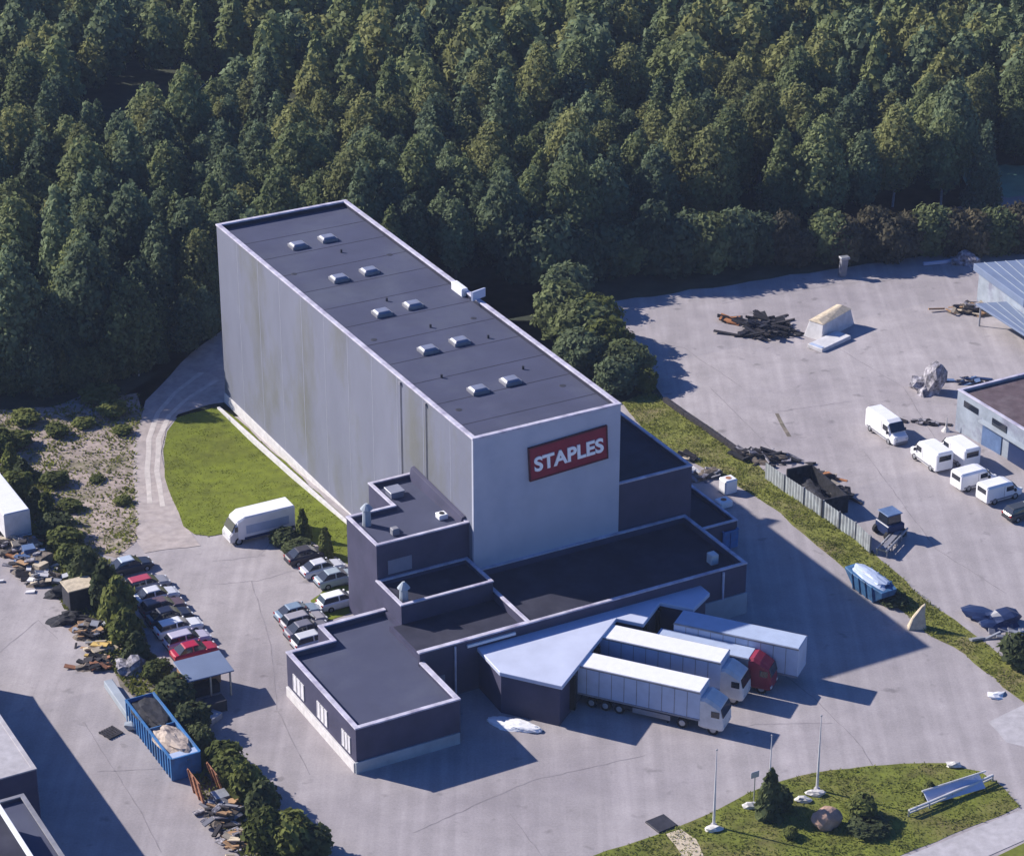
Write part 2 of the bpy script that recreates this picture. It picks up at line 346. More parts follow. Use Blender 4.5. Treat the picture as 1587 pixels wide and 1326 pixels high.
# high bay: front wall colour is lightened to make up for its shade
TOP = 18.7
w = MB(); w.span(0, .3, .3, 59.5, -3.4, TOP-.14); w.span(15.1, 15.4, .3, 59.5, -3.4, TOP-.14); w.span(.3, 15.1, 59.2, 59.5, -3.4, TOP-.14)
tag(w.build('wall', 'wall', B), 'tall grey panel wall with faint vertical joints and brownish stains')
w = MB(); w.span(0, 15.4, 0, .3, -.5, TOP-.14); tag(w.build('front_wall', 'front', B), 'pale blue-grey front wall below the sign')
T = rect(0, 15.4, 0, 59.5)
c = MB(); c.ring(inset(T, -.08), inset(T, .42), TOP-.14, TOP+.04); c.build('coping', 'coping', B, .03)
r = MB(); r.prism(inset(T, .302), TOP-.85, TOP-.55); r.build('roof', 'roof', B)
p = MB()                                                            # felt upstand inside the parapet
p.ring(inset(T, .303), inset(T, .34), TOP-.55, TOP-.141); p.build('upstand', 'roofdark', B)
js = MB()
for wv in (4.5, 10.0, 15.5, 21, 26.5, 32, 37.5, 43, 48.5, 54): js.span(-.008, 0.001, wv-.07, wv+.07, -3.3, TOP-.2)
M['joint'] = mat('panel_joint', (.235, .245, .305), .7, .1, 1)
js.build('panel_joint', 'joint', B)
pl = MB(); pl.span(-.12, -.002, 12.3, 59.6, -3.3, -1.35); tag(pl.build('plinth', 'kerb', B, .02), 'pale concrete plinth')
for wv in (9.3, 14.6):
    dpz = 8.0 if wv < 12.2 else -1.6
    d = MB(); d.tube((-.07, wv, dpz), (-.07, wv, TOP-.5), .045); d.box((-.1, wv, TOP-.45), (.18, .3, .3)); d.build('downpipe', 'grey', B)
for k, (wv) in enumerate((50.6, 40.3, 30.2, 20.0, 9.6)):
    for uv in (5.6, 9.2):
        wv2 = wv+(.3 if uv > 8 else 0)
        s = MB(); s.box((uv, wv2, TOP-.55+.17), (1.75, 1.5, .34)); so = s.build('skylight', 'grey', B, .03)
        s = MB(); s.box((uv, wv2, TOP-.55+.43), (1.6, 1.36, .2), taper=.72); s.build('pane', 'skyglass', so, .04)
for (uv, wv) in ((7.5, 33), (8.4, 25), (11.7, 12), (9, 47), (12.2, 20), (4, 14)):
    s = MB(); s.tube((uv, wv, TOP-.55), (uv, wv, TOP-.2), .12); s.build('roof_vent', 'darkmetal', B)
for wv in range(4, 60, 5):
    s = MB(); s.span(.36, 15.04, wv-.05, wv+.05, TOP-.56, TOP-.538); s.build('roof_seam', 'roofdark', B)
for uv in (2.2, 13.2):
    for wv in (7, 25, 44): s = MB(); s.tube((uv, wv, TOP-.56), (uv, wv, TOP-.53), .35, .3, 10); s.build('roof_drain', 'darkmetal', B)
# roof hatch against the far parapet
s = MB(); s.prism([(14.6, 30.2), (15.3, 30.2), (15.3, 32.6), (14.6, 32.6)], TOP-.54, TOP+.35); s.build('roof_hatch', 'white', B, .05)
s = MB(); s.prism([(14.5, 27.6), (16.2, 28.1), (16.1, 28.2), (14.4, 27.8)], TOP+.05, TOP+1.0); s.build('vent_flap', 'roofpale', B)
# upper side block, low lean-to, front annex
block(rect(15.402, 23.6, .25, 30), 10.3, 'annex', 'roofdark', label='dark side wall of the mid-height block')
block(rect(23.602, 29.2, .5, 9.2), 2.9, 'annex', 'roofdark', zb=-1.5, cap=.25, label='low lean-to wall on the yard side')
block(rect(-.2, 22.8, -10.8, -.002), 5.3, 'annex', 'roofdark', zb=-.5, cap=.30, label='front annex wall over the loading dock', roof_drop=.75)
pb = MB(); pb.span(16, 22.9, -11.0, -10.802, -.3, 2.2); pb.build('plinth', 'annexlight', B, .03)
dp = MB(); dp.tube((20.2, -10.93, 2.2), (20.2, -10.93, 5.0), .12); dp.build('downpipe', 'coping', B)
v = MB(); v.span(20.3, 21.1, -8.7, -7.8, 4.55, 5.6); v.build('roof_vent', 'offwhite', B, .06)
# stair and plant block
block([(-9.4, .9), (-.002, .9), (-.002, 12.3), (-4.7, 12.3), (-4.7, 7.2), (-9.4, 7.2)], 9.9, 'annex', 'roof', cap=.30, label='dark stair block wall')
st = MB(); st.loft([[(-.75, 1.5, 9.0), (-.05, 1.5, 9.0), (-.05, 1.5, 10.2), (-.4, 1.5, 10.1)], [(-.75, 12.0, 9.0), (-.05, 12.0, 9.0), (-.05, 12.0, 10.7), (-.4, 12.0, 10.6)]]); st.build('roof_flashing', 'annex', B, .02)
v = MB(); v.span(-3.9, -2.6, 9.0, 10.4, 9.4, 9.95); v.box((-3.25, 9.7, 10.02), (1.5, 1.6, .12)); v.build('roof_unit', 'skyglass', B, .04)
v = MB(); v.tube((-8.1, 5.6, 9.4), (-8.1, 5.6, 11.1), .42, .36, 10); v.tube((-8.1, 5.6, 11.1), (-8.1, 5.6, 11.6), .6, .15, 10); v.build('roof_cowl', 'annexlight', B)
v = MB(); v.span(-1.9, -1.0, 3.1, 4.0, 9.4, 9.9); vo = v.build('roof_hatch', 'white', B, .05)
v = MB(); v.tube((-1.45, 3.55, 9.9), (-1.45, 3.55, 9.95), .25); v.build('opening', 'black', vo)
v = MB(); v.span(-7.0, -6.3, 2.4, 3.1, 9.4, 10.1); v.build('roof_vent', 'grey', B, .08)
v = MB(); v.span(-8.3, -5.9, .84, .898, 6.6, 8.0); v.build('window', 'skyglass', B)
# mid block, lower link roof, office
block(rect(-9.5, -.25, -4.2, .898), 6.3, 'annex', 'roofdark', zb=-.5, cap=.30, label='dark wall of the middle block')
v = MB(); v.tube((-8.6, -2.9, 5.7), (-8.6, -2.9, 7.2), .42, .36, 10); v.tube((-8.6, -2.9, 7.2), (-8.6, -2.9, 7.8), .6, .12, 10); v.build('roof_cowl', 'annexlight', B)
w = MB(); w.span(-11.0, -.202, -10.8, -10.5, -.5, 5.16); w.build('wall', 'annex', B)
w = MB(); w.span(-11.08, -.28, -10.87, -10.38, 5.16, 5.3); w.build('coping', 'coping', B, .02)
r = MB(); r.span(-10.302, -.203, -10.498, -4.202, 4.0, 4.3); r.build('roof', 'roofdark', B)
OFF = [(-20.5, -17.8), (-10.7, -17.8), (-10.7, -10.802), (-10.3, -10.802), (-10.3, -4.205), (-9.502, -4.205), (-9.502, -.9), (-16.2, -.9), (-16.2, -3.7), (-20.5, -3.7)]
w = MB(); wi = inset(OFF, .3); w.ring(OFF, wi, -.5, 4.26); tag(w.build('wall', 'annex', B), 'dark office wall with white blinds in its windows')
def capseg(x0, x1, y0, y1): 
    c = MB(); c.span(x0, x1, y0, y1, 4.26, 4.4); c.build('coping', 'coping', B, .02)
capseg(-20.57, -20.12, -17.87, -3.63); capseg(-20.118, -10.63, -17.87, -17.42); capseg(-11.12, -10.63, -17.418, -10.88); capseg(-20.118, -16.22, -4.08, -3.63); capseg(-16.218, -15.8, -4.08, -.83); capseg(-15.798, -9.6, -1.3, -.83)
r = MB(); r.prism(inset(OFF, .302), 3.5, 3.8); r.build('roof', 'roof', B)
pb = MB(); pb.span(-20.72, -20.502, -17.7, -3.8, -.3, .95); tag(pb.build('plinth', 'kerb', B, .02), 'white plinth under the office windows'); pb = MB(); pb.span(-20.62, -10.8, -17.98, -17.802, -.3, 1.1); pb.build('plinth', 'annexlight', B, .02)
for y0, y1 in ((-7.4, -5.0), (-12.2, -10.0), (-16.8, -15.0)):
    n = 3
    for i in range(n):
        a = y0+(y1-y0)*i/n+.06; b = y0+(y1-y0)*(i+1)/n-.06
        f = MB(); f.ring([(a, 0), (b, 0), (b, 1.6), (a, 1.6)], [(a+.07, .07), (b-.07, .07), (b-.07, 1.53), (a+.07, 1.53)], 0, .08)
        for vv in f.bm.verts: vv.co = Vector((-20.505-vv.co.z, vv.co.x, 1.3+vv.co.y))
        fo = f.build('window', 'offwhite', B)
        g = MB(); g.span(-20.56, -20.503, a+.075, b-.075, 1.375, 2.825); g.build('blind', 'blind', fo)
# ---- saw-tooth loading dock
CAN = [(-5.4, -10.805), (-5.6, -15.4), (-2.0, -20.0), (3.4, -15.8), (8.0, -12.3), (9.6, -14.3), (12.9, -11.7), (14.9, -14.2), (17.8, -12.4), (17.8, -10.805)]
c = MB(); c.prism(CAN, 3.85, 4.25); tag(c.build('dock_canopy', 'roofpale', B, .04), 'pale blue sheet roof of the saw-tooth loading dock')
DW = [(-5.2, -10.81), (-5.4, -15.3), (-2.0, -19.6), (3.2, -15.5), (8.0, -11.85), (9.7, -13.8), (12.9, -11.2), (14.9, -13.7), (17.5, -12.2), (17.5, -10.81)]
c = MB(); c.prism(DW, -.4, 3.849); c.build('dock_wall', 'annex', B)
M['dockdoor'] = mat('dock_door', (.05, .055, .075), .6, .2, 1)
tdir = Vector((.62, -.785)).normalized(); fdir = Vector((.785, .62)).normalized()
def dock_door(cx, cy):
    d = MB(); ang = math.atan2(fdir.y, fdir.x); d.box((cx, cy, 2.1), (2.7, .12, 3.0), ang)
    do = d.build('dock_door', 'dockdoor', B, .02)
    for sg in (-1.5, 1.5): f = MB(); f.box((cx+tdir.x*.15+fdir.x*sg, cy+tdir.y*.15+fdir.y*sg, 2.0), (.35, .5, 3.3), ang); f.build('dock_shelter', 'black', do)
dock_door(1.2, -17.2); dock_door(5.6, -13.75); dock_door(11.3, -12.6)
gl = MB(); gl.span(-6.4, -1.6, -11.0, -10.802, 4.55, 4.8); gl.build('strip_light', 'white', B)
pp = MB(); pp.tube((-7.6, -10.95, 0), (-7.6, -10.95, 5), .1); pp.build('downpipe', 'coping', B)
dd = MB(); dd.span(-10.2, -8.6, -10.88, -10.803, 0, 2.4); dd.build('door', 'grey', B)
# ---- sign
SG = thing('shop_sign', 'dark red wall sign with white lettering high on the pale front wall', 'sign', UW(9.8, -.02, 15.0), YAW)
def flat(mb, y):      # drawn in x/z, facing -y
    for v in mb.bm.verts: v.co = Vector((v.co.x, y-v.co.z, v.co.y))
    return mb
TILT = math.radians(-3.0)
s = MB(); s.span(-4.05, 4.05, -1.62, 1.62, 0, .18); o = flat(s, 0).build('panel', 'signred', SG, .02)
s = MB(); s.ring([(-4.15, -1.72), (4.15, -1.72), (4.15, 1.72), (-4.15, 1.72)], [(-4.03, -1.6), (4.03, -1.6), (4.03, 1.6), (-4.03, 1.6)], 0, .24); flat(s, 0).build('frame', 'signdark', SG)
tcu = bpy.data.curves.new('lettering', 'FONT'); tcu.body = 'STAPLES'; tcu.size = 1.95; tcu.align_x = 'CENTER'; tcu.align_y = 'CENTER'; tcu.extrude = .05; tcu.offset = .06; tcu.space_character = 1.02
to = bpy.data.objects.new('tmp', tcu); COL.objects.link(to)
bpy.context.view_layer.update()
me = bpy.data.meshes.new_from_object(to.evaluated_get(bpy.context.evaluated_depsgraph_get())); bpy.data.objects.remove(to)
xs = [v.co.x for v in me.vertices]; ys = [v.co.y for v in me.vertices]; kx = 7.3/(max(xs)-min(xs)); mx_, my_ = (max(xs)+min(xs))/2, (max(ys)+min(ys))/2; ky = 1.5/(max(ys)-min(ys))
for v in me.vertices: v.co = Vector(((v.co.x-mx_)*kx, -.24-v.co.z, (v.co.y-my_)*ky-.1))
me.materials.clear(); me.materials.append(M['signwhite']); lo = bpy.data.objects.new('lettering', me); COL.objects.link(lo); lo.parent = SG
SG.rotation_euler = (0, TILT, YAW)
# ================================================================== vehicles
def wheel(parent, x, y, r, wd=.22):
    s = MB(); s.tube((x, y-wd/2, r), (x, y+wd/2, r), r, r, 14); o = s.build('wheel', 'black', parent)
    h = MB(); sg = 1 if y > 0 else -1; h.tube((x, y+sg*wd/2, r), (x, y+sg*(wd/2+.02), r), r*.58, r*.5, 10); h.build('hubcap', 'steel', o)
def xring(x, hw, zb, zt, r=.12):
    return [(x, -hw+r*.4, zb), (x, -hw, zb+r), (x, -hw, zt-r*1.3), (x, -hw+r*1.3, zt), (x, hw-r*1.3, zt), (x, hw, zt-r*1.3), (x, hw, zb+r), (x, hw-r*.4, zb)]
def car(px, py, col, label, group=None, rz=YAW, kind='sedan', roofcol=None, s=1.0):
    p = gp(px, py); t = thing('parked_car', label, 'car', p, rz, group)
    pm = paint('car_paint_%d_%d_%d' % tuple(int(c*999) for c in col), col)
    rm = pm if roofcol is None else paint('car_paint_%d_%d_%d' % tuple(int(c*999) for c in roofcol), roofcol)
    L = 2.15*s
    b = MB(); b.loft([xring(-L, .70, .42, .80), xring(-L+.12, .82, .25, .93), xring(-1.2, .88, .2, 1.0), xring(.4, .88, .2, .98), xring(1.0, .87, .2, .93), xring(L-.35, .82, .22, .82), xring(L, .68, .35, .66)])
    b.build('body', pm, t, 0, False)
    rear = -1.75 if kind == 'sedan' else -2.02
    g = MB(); base = [(rear, -.76, .96), (1.05, -.74, .9), (1.05, .74, .9), (rear, .76, .96)]; xr = rear+(.65 if kind == 'sedan' else .3)
    topr = [(xr, -.58, 1.42), (.25, -.58, 1.43), (.25, .58, 1.43), (xr, .58, 1.42)]
    g.loft([base, topr]); g.build('windows', 'glass', t, .03)
    r = MB(); r.loft([[(xr-.03, -.61, 1.40), (.28, -.61, 1.41), (.28, .61, 1.41), (xr-.03, .61, 1.40)], [(xr+.1, -.52, 1.47), (.12, -.52, 1.48), (.12, .52, 1.48), (xr+.1, .52, 1.47)]]); r.build('roof', rm, t, .02)
    for sy in (-1, 1):
        pl_ = MB(); pl_.loft([[(-.42, sy*.765, .95), (-.28, sy*.765, .95), (-.30, sy*.60, 1.42), (-.42, sy*.60, 1.42)], [(-.42, sy*.775, .95), (-.28, sy*.775, .95), (-.30, sy*.615, 1.42), (-.42, sy*.615, 1.42)]]); pl_.build('pillar', pm, t)
        mr = MB(); mr.box((.85, sy*.93, 1.0), (.14, .2, .13)); mr.build('mirror', pm, t, .02)
    for sx in (-L+.02, L-.02): bp = MB(); bp.box((sx, 0, .42), (.12, 1.35, .16)); bp.build('bumper', 'darkmetal', t)
    for sx in (-1.3, 1.35):
        for sy in (-.78, .78): wheel(t, sx, sy, .31)
    for sy in (-.55, .55):
        h = MB(); h.box((L-.09, sy, .66), (.12, .3, .14)); h.build('headlight', 'lamp', t)
        h = MB(); h.box((-L+.04, sy*1.1, .78), (.1, .28, .16)); h.build('tail_light', 'tail', t)
    return t
def van(px, py, label, rz, L=5.6, Wd=2.0, H=2.5, m='white', group=None, cat='van', side='glass', name='white_van'):
    p = gp(px, py); t = thing(name, label, cat, p, rz, group); h = L/2; hw = Wd/2
    b = MB(); b.loft([xring(-h, hw*.94, .4, H*.96, .14), xring(-h+.15, hw, .3, H, .16), xring(h-1.9, hw, .3, H, .16), xring(h-1.35, hw*.98, .3, H*.93, .18), xring(h-.75, hw*.96, .3, H*.55, .14), xring(h-.15, hw*.9, .32, H*.46, .12), xring(h, hw*.8, .4, H*.36, .1)])
    b.build('body', m, t)
    g = MB(); y = hw*.86
    g.loft([[(h-1.33, -y, H*.90), (h-.74, -y*1.02, H*.575), (h-.74, y*1.02, H*.575), (h-1.33, y, H*.90)], [(h-1.27, -y, H*.925), (h-.68, -y*1.02, H*.60), (h-.68, y*1.02, H*.60), (h-1.27, y, H*.925)]]); g.build('windscreen', 'glass', t)
    for sg in (-1, 1):
        g = MB(); g.box((h-1.75, sg*(hw+.012), H*.68), (.9, .02, H*.24)); g.build('side_window', side, t)
    g = MB(); g.box((-h-.005, 0, H*.72), (.03, Wd*.7, H*.25)); g.build('rear_window', 'glass', t)
    for sg in (-1, 1):
        q = MB(); q.box((-.2, sg*(hw+.008), .55), (L-1.2, .03, .16)); q.build('side_moulding', 'grey', t)
        q = MB(); q.box((h-2.45, sg*(hw+.004), H*.55), (.03, .02, H*.7)); q.build('door_seam', 'grey', t)
        q = MB(); q.box((h-1.15, sg*(hw+.12), H*.56), (.16, .22, .3)); q.build('mirror', 'darkmetal', t)
    q = MB(); q.box((h-.02, 0, .48), (.14, Wd*.75, .26))
    q.build('bumper', 'grey', t)
    for sx in (-h+1.0, h-1.0):
        for sy in (-hw+.1, hw-.1): wheel(t, sx, sy, .36)
    for sy in (-hw*.66, hw*.66):
        l = MB(); l.box((h-.06, sy, .88), (.14, .34, .22)); l.build('headlight', 'lamp', t)
    return t
# articulated trucks backed onto the dock
TA = YAW+math.atan2(tdir.y, tdir.x)
def truck(u, w, L, label, cabm='offwhite', roofm='white', H=4.0, cabin=True, Wd=2.5, sidem='bluebox'):
    """rear-centre of the box at (u,w), pointing away from the dock"""
    t = thing('articulated_truck', label, 'truck', UW(u, w, 0), TA, 'trucks backed onto the loading dock')
    b = MB(); b.box((L/2, 0, 1.2+(H-1.2)/2), (L, Wd, H-1.2)); b.build('trailer_box', sidem, t, .05)
    r = MB(); r.box((L/2, 0, H+.03), (L-.1, Wd-.1, .06)); r.build('trailer_roof', roofm, t, .02)
    rl = MB()
    for sy in (-1, 1): rl.box((L/2, sy*(Wd/2+.02), H-.06), (L, .06, .14)); rl.box((L/2, sy*(Wd/2+.02), 1.25), (L, .06, .16))
    rl.build('trailer_rail', 'grey', t)
    for k in range(1, 10):
        for sy in (-1, 1): sm = MB(); sm.box((L*k/10, sy*(Wd/2+.006), 1.2+(H-1.2)/2), (.05, .03, H-1.5)); sm.build('panel_seam', 'grey', t)
    for sy in (-.5, .5): dr = MB(); dr.box((-.02, sy, 1.2+(H-1.2)/2), (.05, .95, H-1.5)); dr.build('rear_door', sidem, t, .01)
    ub = MB(); ub.box((L*.62, -Wd/2+.06, .75), (L*.3, .06, .5)); ub.build('side_guard', 'grey', t); ub = MB(); ub.box((L*.62, Wd/2-.06, .75), (L*.3, .06, .5)); ub.build('side_guard', 'grey', t)
    ch = MB()
    ch.box((L/2, -.45, 1.05), (L-.3, .15, .28)); ch.box((L/2, .45, 1.05), (L-.3, .15, .28)); ch.box((L*.4, 0, .75), (2.2, Wd-.2, .35)); ch.build('chassis', 'darkmetal', t)
    for x in (1.6, 2.9, 4.2):
        for sy in (-Wd/2+.23, Wd/2-.23): wheel(t, x, sy, .48, .32)
    lg = MB()
    for sy in (-.8, .8): lg.tube((L-3.0, sy, 0.02), (L-3.0, sy, 1.0), .08)
    lg.build('landing_leg', 'darkmetal', t)
    if cabin:
        x0 = L-.1
        fr = MB(); fr.box((L-.3, 0, .75), (4.6, .9, .3)); fr.build('tractor_frame', 'darkmetal', t)
        c = MB(); c.loft([xring(x0, min(1.2, Wd/2), .6, 3.3, .15), xring(x0+.5, 1.22*min(1, Wd/2.45), .5, 3.45, .2), xring(x0+1.1, 1.22*min(1, Wd/2.45), .5, 3.2, .2), xring(x0+1.9, 1.2*min(1, Wd/2.45), .5, 2.75, .2), xring(x0+2.15, 1.12*min(1, Wd/2.45), .55, 1.75, .2), xring(x0+2.2, 1.05*min(1, Wd/2.45), .6, 1.5, .2)])
        co = c.build('cab', cabm, t)
        g = MB(); g.loft([[(x0+1.88, -.41*Wd, 2.62), (x0+2.13, -.42*Wd, 1.8), (x0+2.13, .42*Wd, 1.8), (x0+1.88, .41*Wd, 2.62)], [(x0+1.96, -.41*Wd, 2.64), (x0+2.2, -.42*Wd, 1.82), (x0+2.2, .42*Wd, 1.82), (x0+1.96, .41*Wd, 2.64)]]); g.build('windscreen', 'glass', co)
        for sy in (-1.235, 1.235):
            g = MB(); g.box((x0+1.5, sy*min(1, Wd/2.45), 2.1), (.75, .03, .6)); g.build('side_window', 'glass', co)
        for x in (x0+1.3, L-1.6):
            for sy in (-Wd/2+.25, Wd/2-.25): wheel(t, x, sy, .5, .3)
        ft = MB(); ft.tube((L-.8, 1.0, .7), (L+.2, 1.0, .7), .3); ft.build('fuel_tank', 'steel', t)
        for sy in (-.8, .8):
            h = MB(); h.box((x0+2.2, sy, .85), (.1, .35, .22)); h.build('headlight', 'lamp', t)
    return t
truck(1.85, -16.35, 11.6, 'white articulated truck nearest the street, its long box on the leftmost dock bay')
truck(6.0, -13.1, 11.6, 'white articulated truck on the second dock bay, directly behind the nearest one', 'offwhite')
truck(13.15, -14.46, 11.7, 'pale blue-roofed trailer without a cab, farthest along the dock beside the dark side yard', 'bluebox', 'bluebox', 4.1, False)
truck(10.6, -14.95, 9.0, 'lower dull truck with a red cab squeezed between two long trailers', 'red', 'bluebox', 3.3, True, 2.0, 'grey')
# ---- parked cars, left row
G1 = 'cars parked in the row along the hedge'
car(203, 884, (.03, .035, .05), 'dark car with pale blue roof at the far end of the hedge row', G1, roofcol=(.45, .52, .62))  # dark body colour, pale blue roof colour
car(229, 913, (.28, .28, .31), 'grey car with a red roof, second from the far end of the hedge row', G1, kind='hatch', roofcol=(.42, .06, .09))
car(243, 931, (.62, .63, .68), 'silver-white car parked just below the grey car with the red roof', G1)
car(253, 948, (.13, .08, .085), 'dark brown car in the hedge row, half under the conifer', G1, kind='hatch')
car(263, 963, (.02, .022, .04), 'black car next to the white estate in the hedge row', G1)
car(277, 980, (.75, .75, .77), 'bright white estate car with black windscreen in the hedge row', G1, kind='hatch', s=1.05)
car(291, 999, (.48, .44, .54), 'pale lilac-grey car parked beside the red car', G1, kind='hatch')
car(302, 1017, (.40, .015, .04), 'glossy red car beside the flat-roofed shed', G1)
G2 = 'cars parked by the office'
car(462, 957, (.20, .27, .36), 'blue-grey car at the far end of the short row by the office', G2)
car(471, 970, (.33, .31, .34), 'mid grey car in the short row by the office', G2, kind='hatch')
car(477, 984, (.16, .155, .19), 'dark grey car in the short row by the office', G2)
car(488, 1000, (.55, .56, .60), 'silver car nearest the office corner', G2, kind='hatch')
car(500, 888, (.55, .56, .62), 'silver car by the stair block, next to the lawn', 'cars beside the stair block')
car(522, 903, (.30, .36, .42), 'blue-grey car against the stair block', 'cars beside the stair block')
car(527, 938, (.82, .82, .82), 'bright white car on the little grass bed by the stair block', 'cars beside the stair block', kind='hatch')
car(476, 868, (.025, .022, .035), 'black car in the shade between lawn and parking lot', 'cars beside the stair block')
car(690, 1052, (.55, .52, .57), 'light grey car in the gap between office and loading dock', kind='hatch')
t = thing('box_truck', 'white box truck parked at the edge of the lawn', 'truck', gp(403, 828), YAW+math.pi)
b = MB(); b.loft([xring(-3.4, 1.1, .55, 2.85, .1), xring(-3.3, 1.15, .5, 2.95, .1), xring(2.0, 1.15, .5, 2.95, .1), xring(2.75, 1.12, .5, 2.6, .16)]); b.build('box', 'white', t)
b = MB(); b.loft([xring(2.3, 1.08, .35, 2.45, .15), xring(2.85, 1.08, .35, 2.4, .18), xring(3.35, 1.06, .35, 1.5, .15), xring(3.6, 1.0, .4, 1.2, .12)]); co = b.build('cab', 'offwhite', t)
g = MB(); g.loft([[(2.9, -.92, 2.3), (3.34, -.95, 1.5), (3.34, .95, 1.5), (2.9, .92, 2.3)], [(2.97, -.92, 2.34), (3.42, -.95, 1.53), (3.42, .95, 1.53), (2.97, .92, 2.34)]]); g.build('windscreen', 'glass', co)
for sy in (-1.09, 1.09): g = MB(); g.box((2.75, sy, 1.8), (.7, .03, .55)); g.build('side_window', 'glass', co)
for sy in (-1.165, 1.165): g = MB(); g.box((-.4, sy, 1.55), (4.6, .02, .9)); g.build('side_panel', 'bluebox', t)
for sy in (-1.17, 1.17): g = MB(); g.box((-.6, sy, .62), (5.4, .04, .3)); g.build('skirt', 'darkblue', t)
for sx in (-2.2, 2.7):
    for sy in (-.98, .98): wheel(t, sx, sy, .42, .26)
for sy in (-.7, .7): h = MB(); h.box((3.58, sy, .8), (.1, .3, .2)); h.build('headlight', 'lamp', t)
# ---- vans in the right-hand yard
G3 = 'white vans in the right-hand yard'
van(1374, 676, 'white panel van standing alone out in the yard', YAW-math.pi/2-.05, 5.6, 2.0, 2.5, group=G3)
van(1442, 718, 'white van side by side with its twin, on the left towards the yard', YAW-math.pi/2-.05+math.pi, 5.0, 2.1, 2.4, group=G3)
van(1484, 712, 'white van side by side with its twin, on the right towards the workshop', YAW-math.pi/2-.05+math.pi, 5.0, 2.1, 2.4, group=G3)
van(1508, 752, 'lilac-shaded white van parked nose to the workshop, upper of two', YAW, 4.6, 1.9, 2.1, group=G3)
van(1548, 772, 'white van parked nose to the workshop, lower of two', YAW, 4.6, 1.9, 2.1, group=G3)
car(1585, 800, (.05, .055, .06), 'dark green-grey pickup below the white vans at the right edge', kind='hatch')
# ================================================================== other buildings
def hut(name, label, cat, poly, top, zb, wall_m, roof_m, cap_m='coping', par=.35):
    c0 = sum((Vector((p[0], p[1], 0)) for p in poly), Vector())/len(poly); z0 = zb
    t = thing(name, label, cat, (c0.x, c0.y, z0)); P = [(p[0]-c0.x, p[1]-c0.y) for p in poly]
    a = sum(P[i][0]*P[(i+1) % len(P)][1]-P[(i+1) % len(P)][0]*P[i][1] for i in range(len(P)))
    if a < 0: P = P[::-1]
    h = top-z0
    w = MB(); w.ring(P, inset(P, .25), -.3, h-.12); w.build('wall', wall_m, t)
    c = MB(); c.ring(inset(P, -.06), inset(P, .33), h-.12, h); c.build('coping', cap_m, t, .02)
    r = MB(); r.prism(inset(P, .252), h-par-.2, h-par); r.build('roof', roof_m, t)
    return t, P, c0
def uw_of(p): q = p-ORG; return q.dot(SU), q.dot(LW)
# workshop at the right edge
M['workwall'] = mat('workshop_wall', (.30, .34, .40), .75, .22, .5, stain=(.16, .15, .22), stain_amt=.85, stain_scale=.35)
zr = gp(1480, 690).z; zt = zr+4.6
u0, w0 = uw_of(at(1485, 603, zt))
WS, P, c0 = hut('workshop', 'grey-walled workshop with a brown flat roof at the right edge', 'workshop', [UW(u0, w0), UW(u0+22, w0), UW(u0+22, w0-14), UW(u0, w0-14)], zt, zr, 'workwall', 'roofbrown', 'coping')
def onwall(u, wa, wb, z0, z1, name, m, th=.08, parent=WS):
    s = MB(); a = UW(u, wa)-c0; b = UW(u, wb)-c0; mid = (a+b)/2
    s.box((mid.x, mid.y, (z0+z1)/2), (th, abs(wb-wa), z1-z0), YAW); return s.build(name, m, parent, .01)
onwall(u0-.04, w0-1.2, w0-3.6, 3.1, 3.8, 'window', 'glass')
onwall(u0-.04, w0-6.0, w0-8.4, 3.0, 3.8, 'window', 'glass')
onwall(u0-.30, w0-4.4, w0-12.5, 2.75, 2.95, 'awning', 'annexlight', .6)
onwall(u0-.05, w0-4.6, w0-7.8, .05, 2.5, 'roller_door', 'midblue', .1)
onwall(u0-.05, w0-9.0, w0-12.2, .05, 2.5, 'roller_door', 'darkblue', .1)
# blue-roofed open sheds in the top right corner
def shed_px(name, label, corners, z_above, th, m, wall=None, posts=True):
    zb = gp(*corners[0]).z; zt = zb+z_above; P3 = [at(x, y, zt) for x, y in corners]; c = sum(P3, Vector())/len(P3)
    t = thing(name, label, 'shed', (c.x, c.y, zb)); Q = [(p.x-c.x, p.y-c.y) for p in P3]
    a = sum(Q[i][0]*Q[(i+1) % len(Q)][1]-Q[(i+1) % len(Q)][0]*Q[i][1] for i in range(len(Q)))
    if a < 0: Q = Q[::-1]
    r = MB(); r.prism(Q, z_above-th, z_above); r.build('roof', m, t, .03)
    if wall: w = MB(); w.prism(inset(Q, .5), -.2, z_above-th-.002); w.build('wall', wall, t)
    if posts:
        for q in inset(Q, .4): s = MB(); s.tube((q[0], q[1], -.1), (q[0], q[1], z_above-th), .12); s.build('post', 'steel', t)
    seam = MB()
    for k in range(1, 8):
        f = k/8; a = Vector(Q[0]).lerp(Vector(Q[1]), f); b = Vector(Q[3]).lerp(Vector(Q[2]), f)
        seam.tube((a.x, a.y, z_above+.02), (b.x, b.y, z_above+.02), .05, .05, 4)
    seam.build('roof_seam', 'annexlight', t)
    return t
shed_px('storage_shed', 'open storage shed with a pale blue roof in the top right corner', [(1509, 408), (1640, 398), (1700, 470), (1587, 465)], 5.5, .9, 'roofblue', 'workwall', False)
shed_px('storage_shed', 'low blue-roofed lean-to below the larger shed at the right edge', [(1512, 470), (1640, 462), (1690, 545), (1590, 520)], 3.2, .25, 'roofblue')
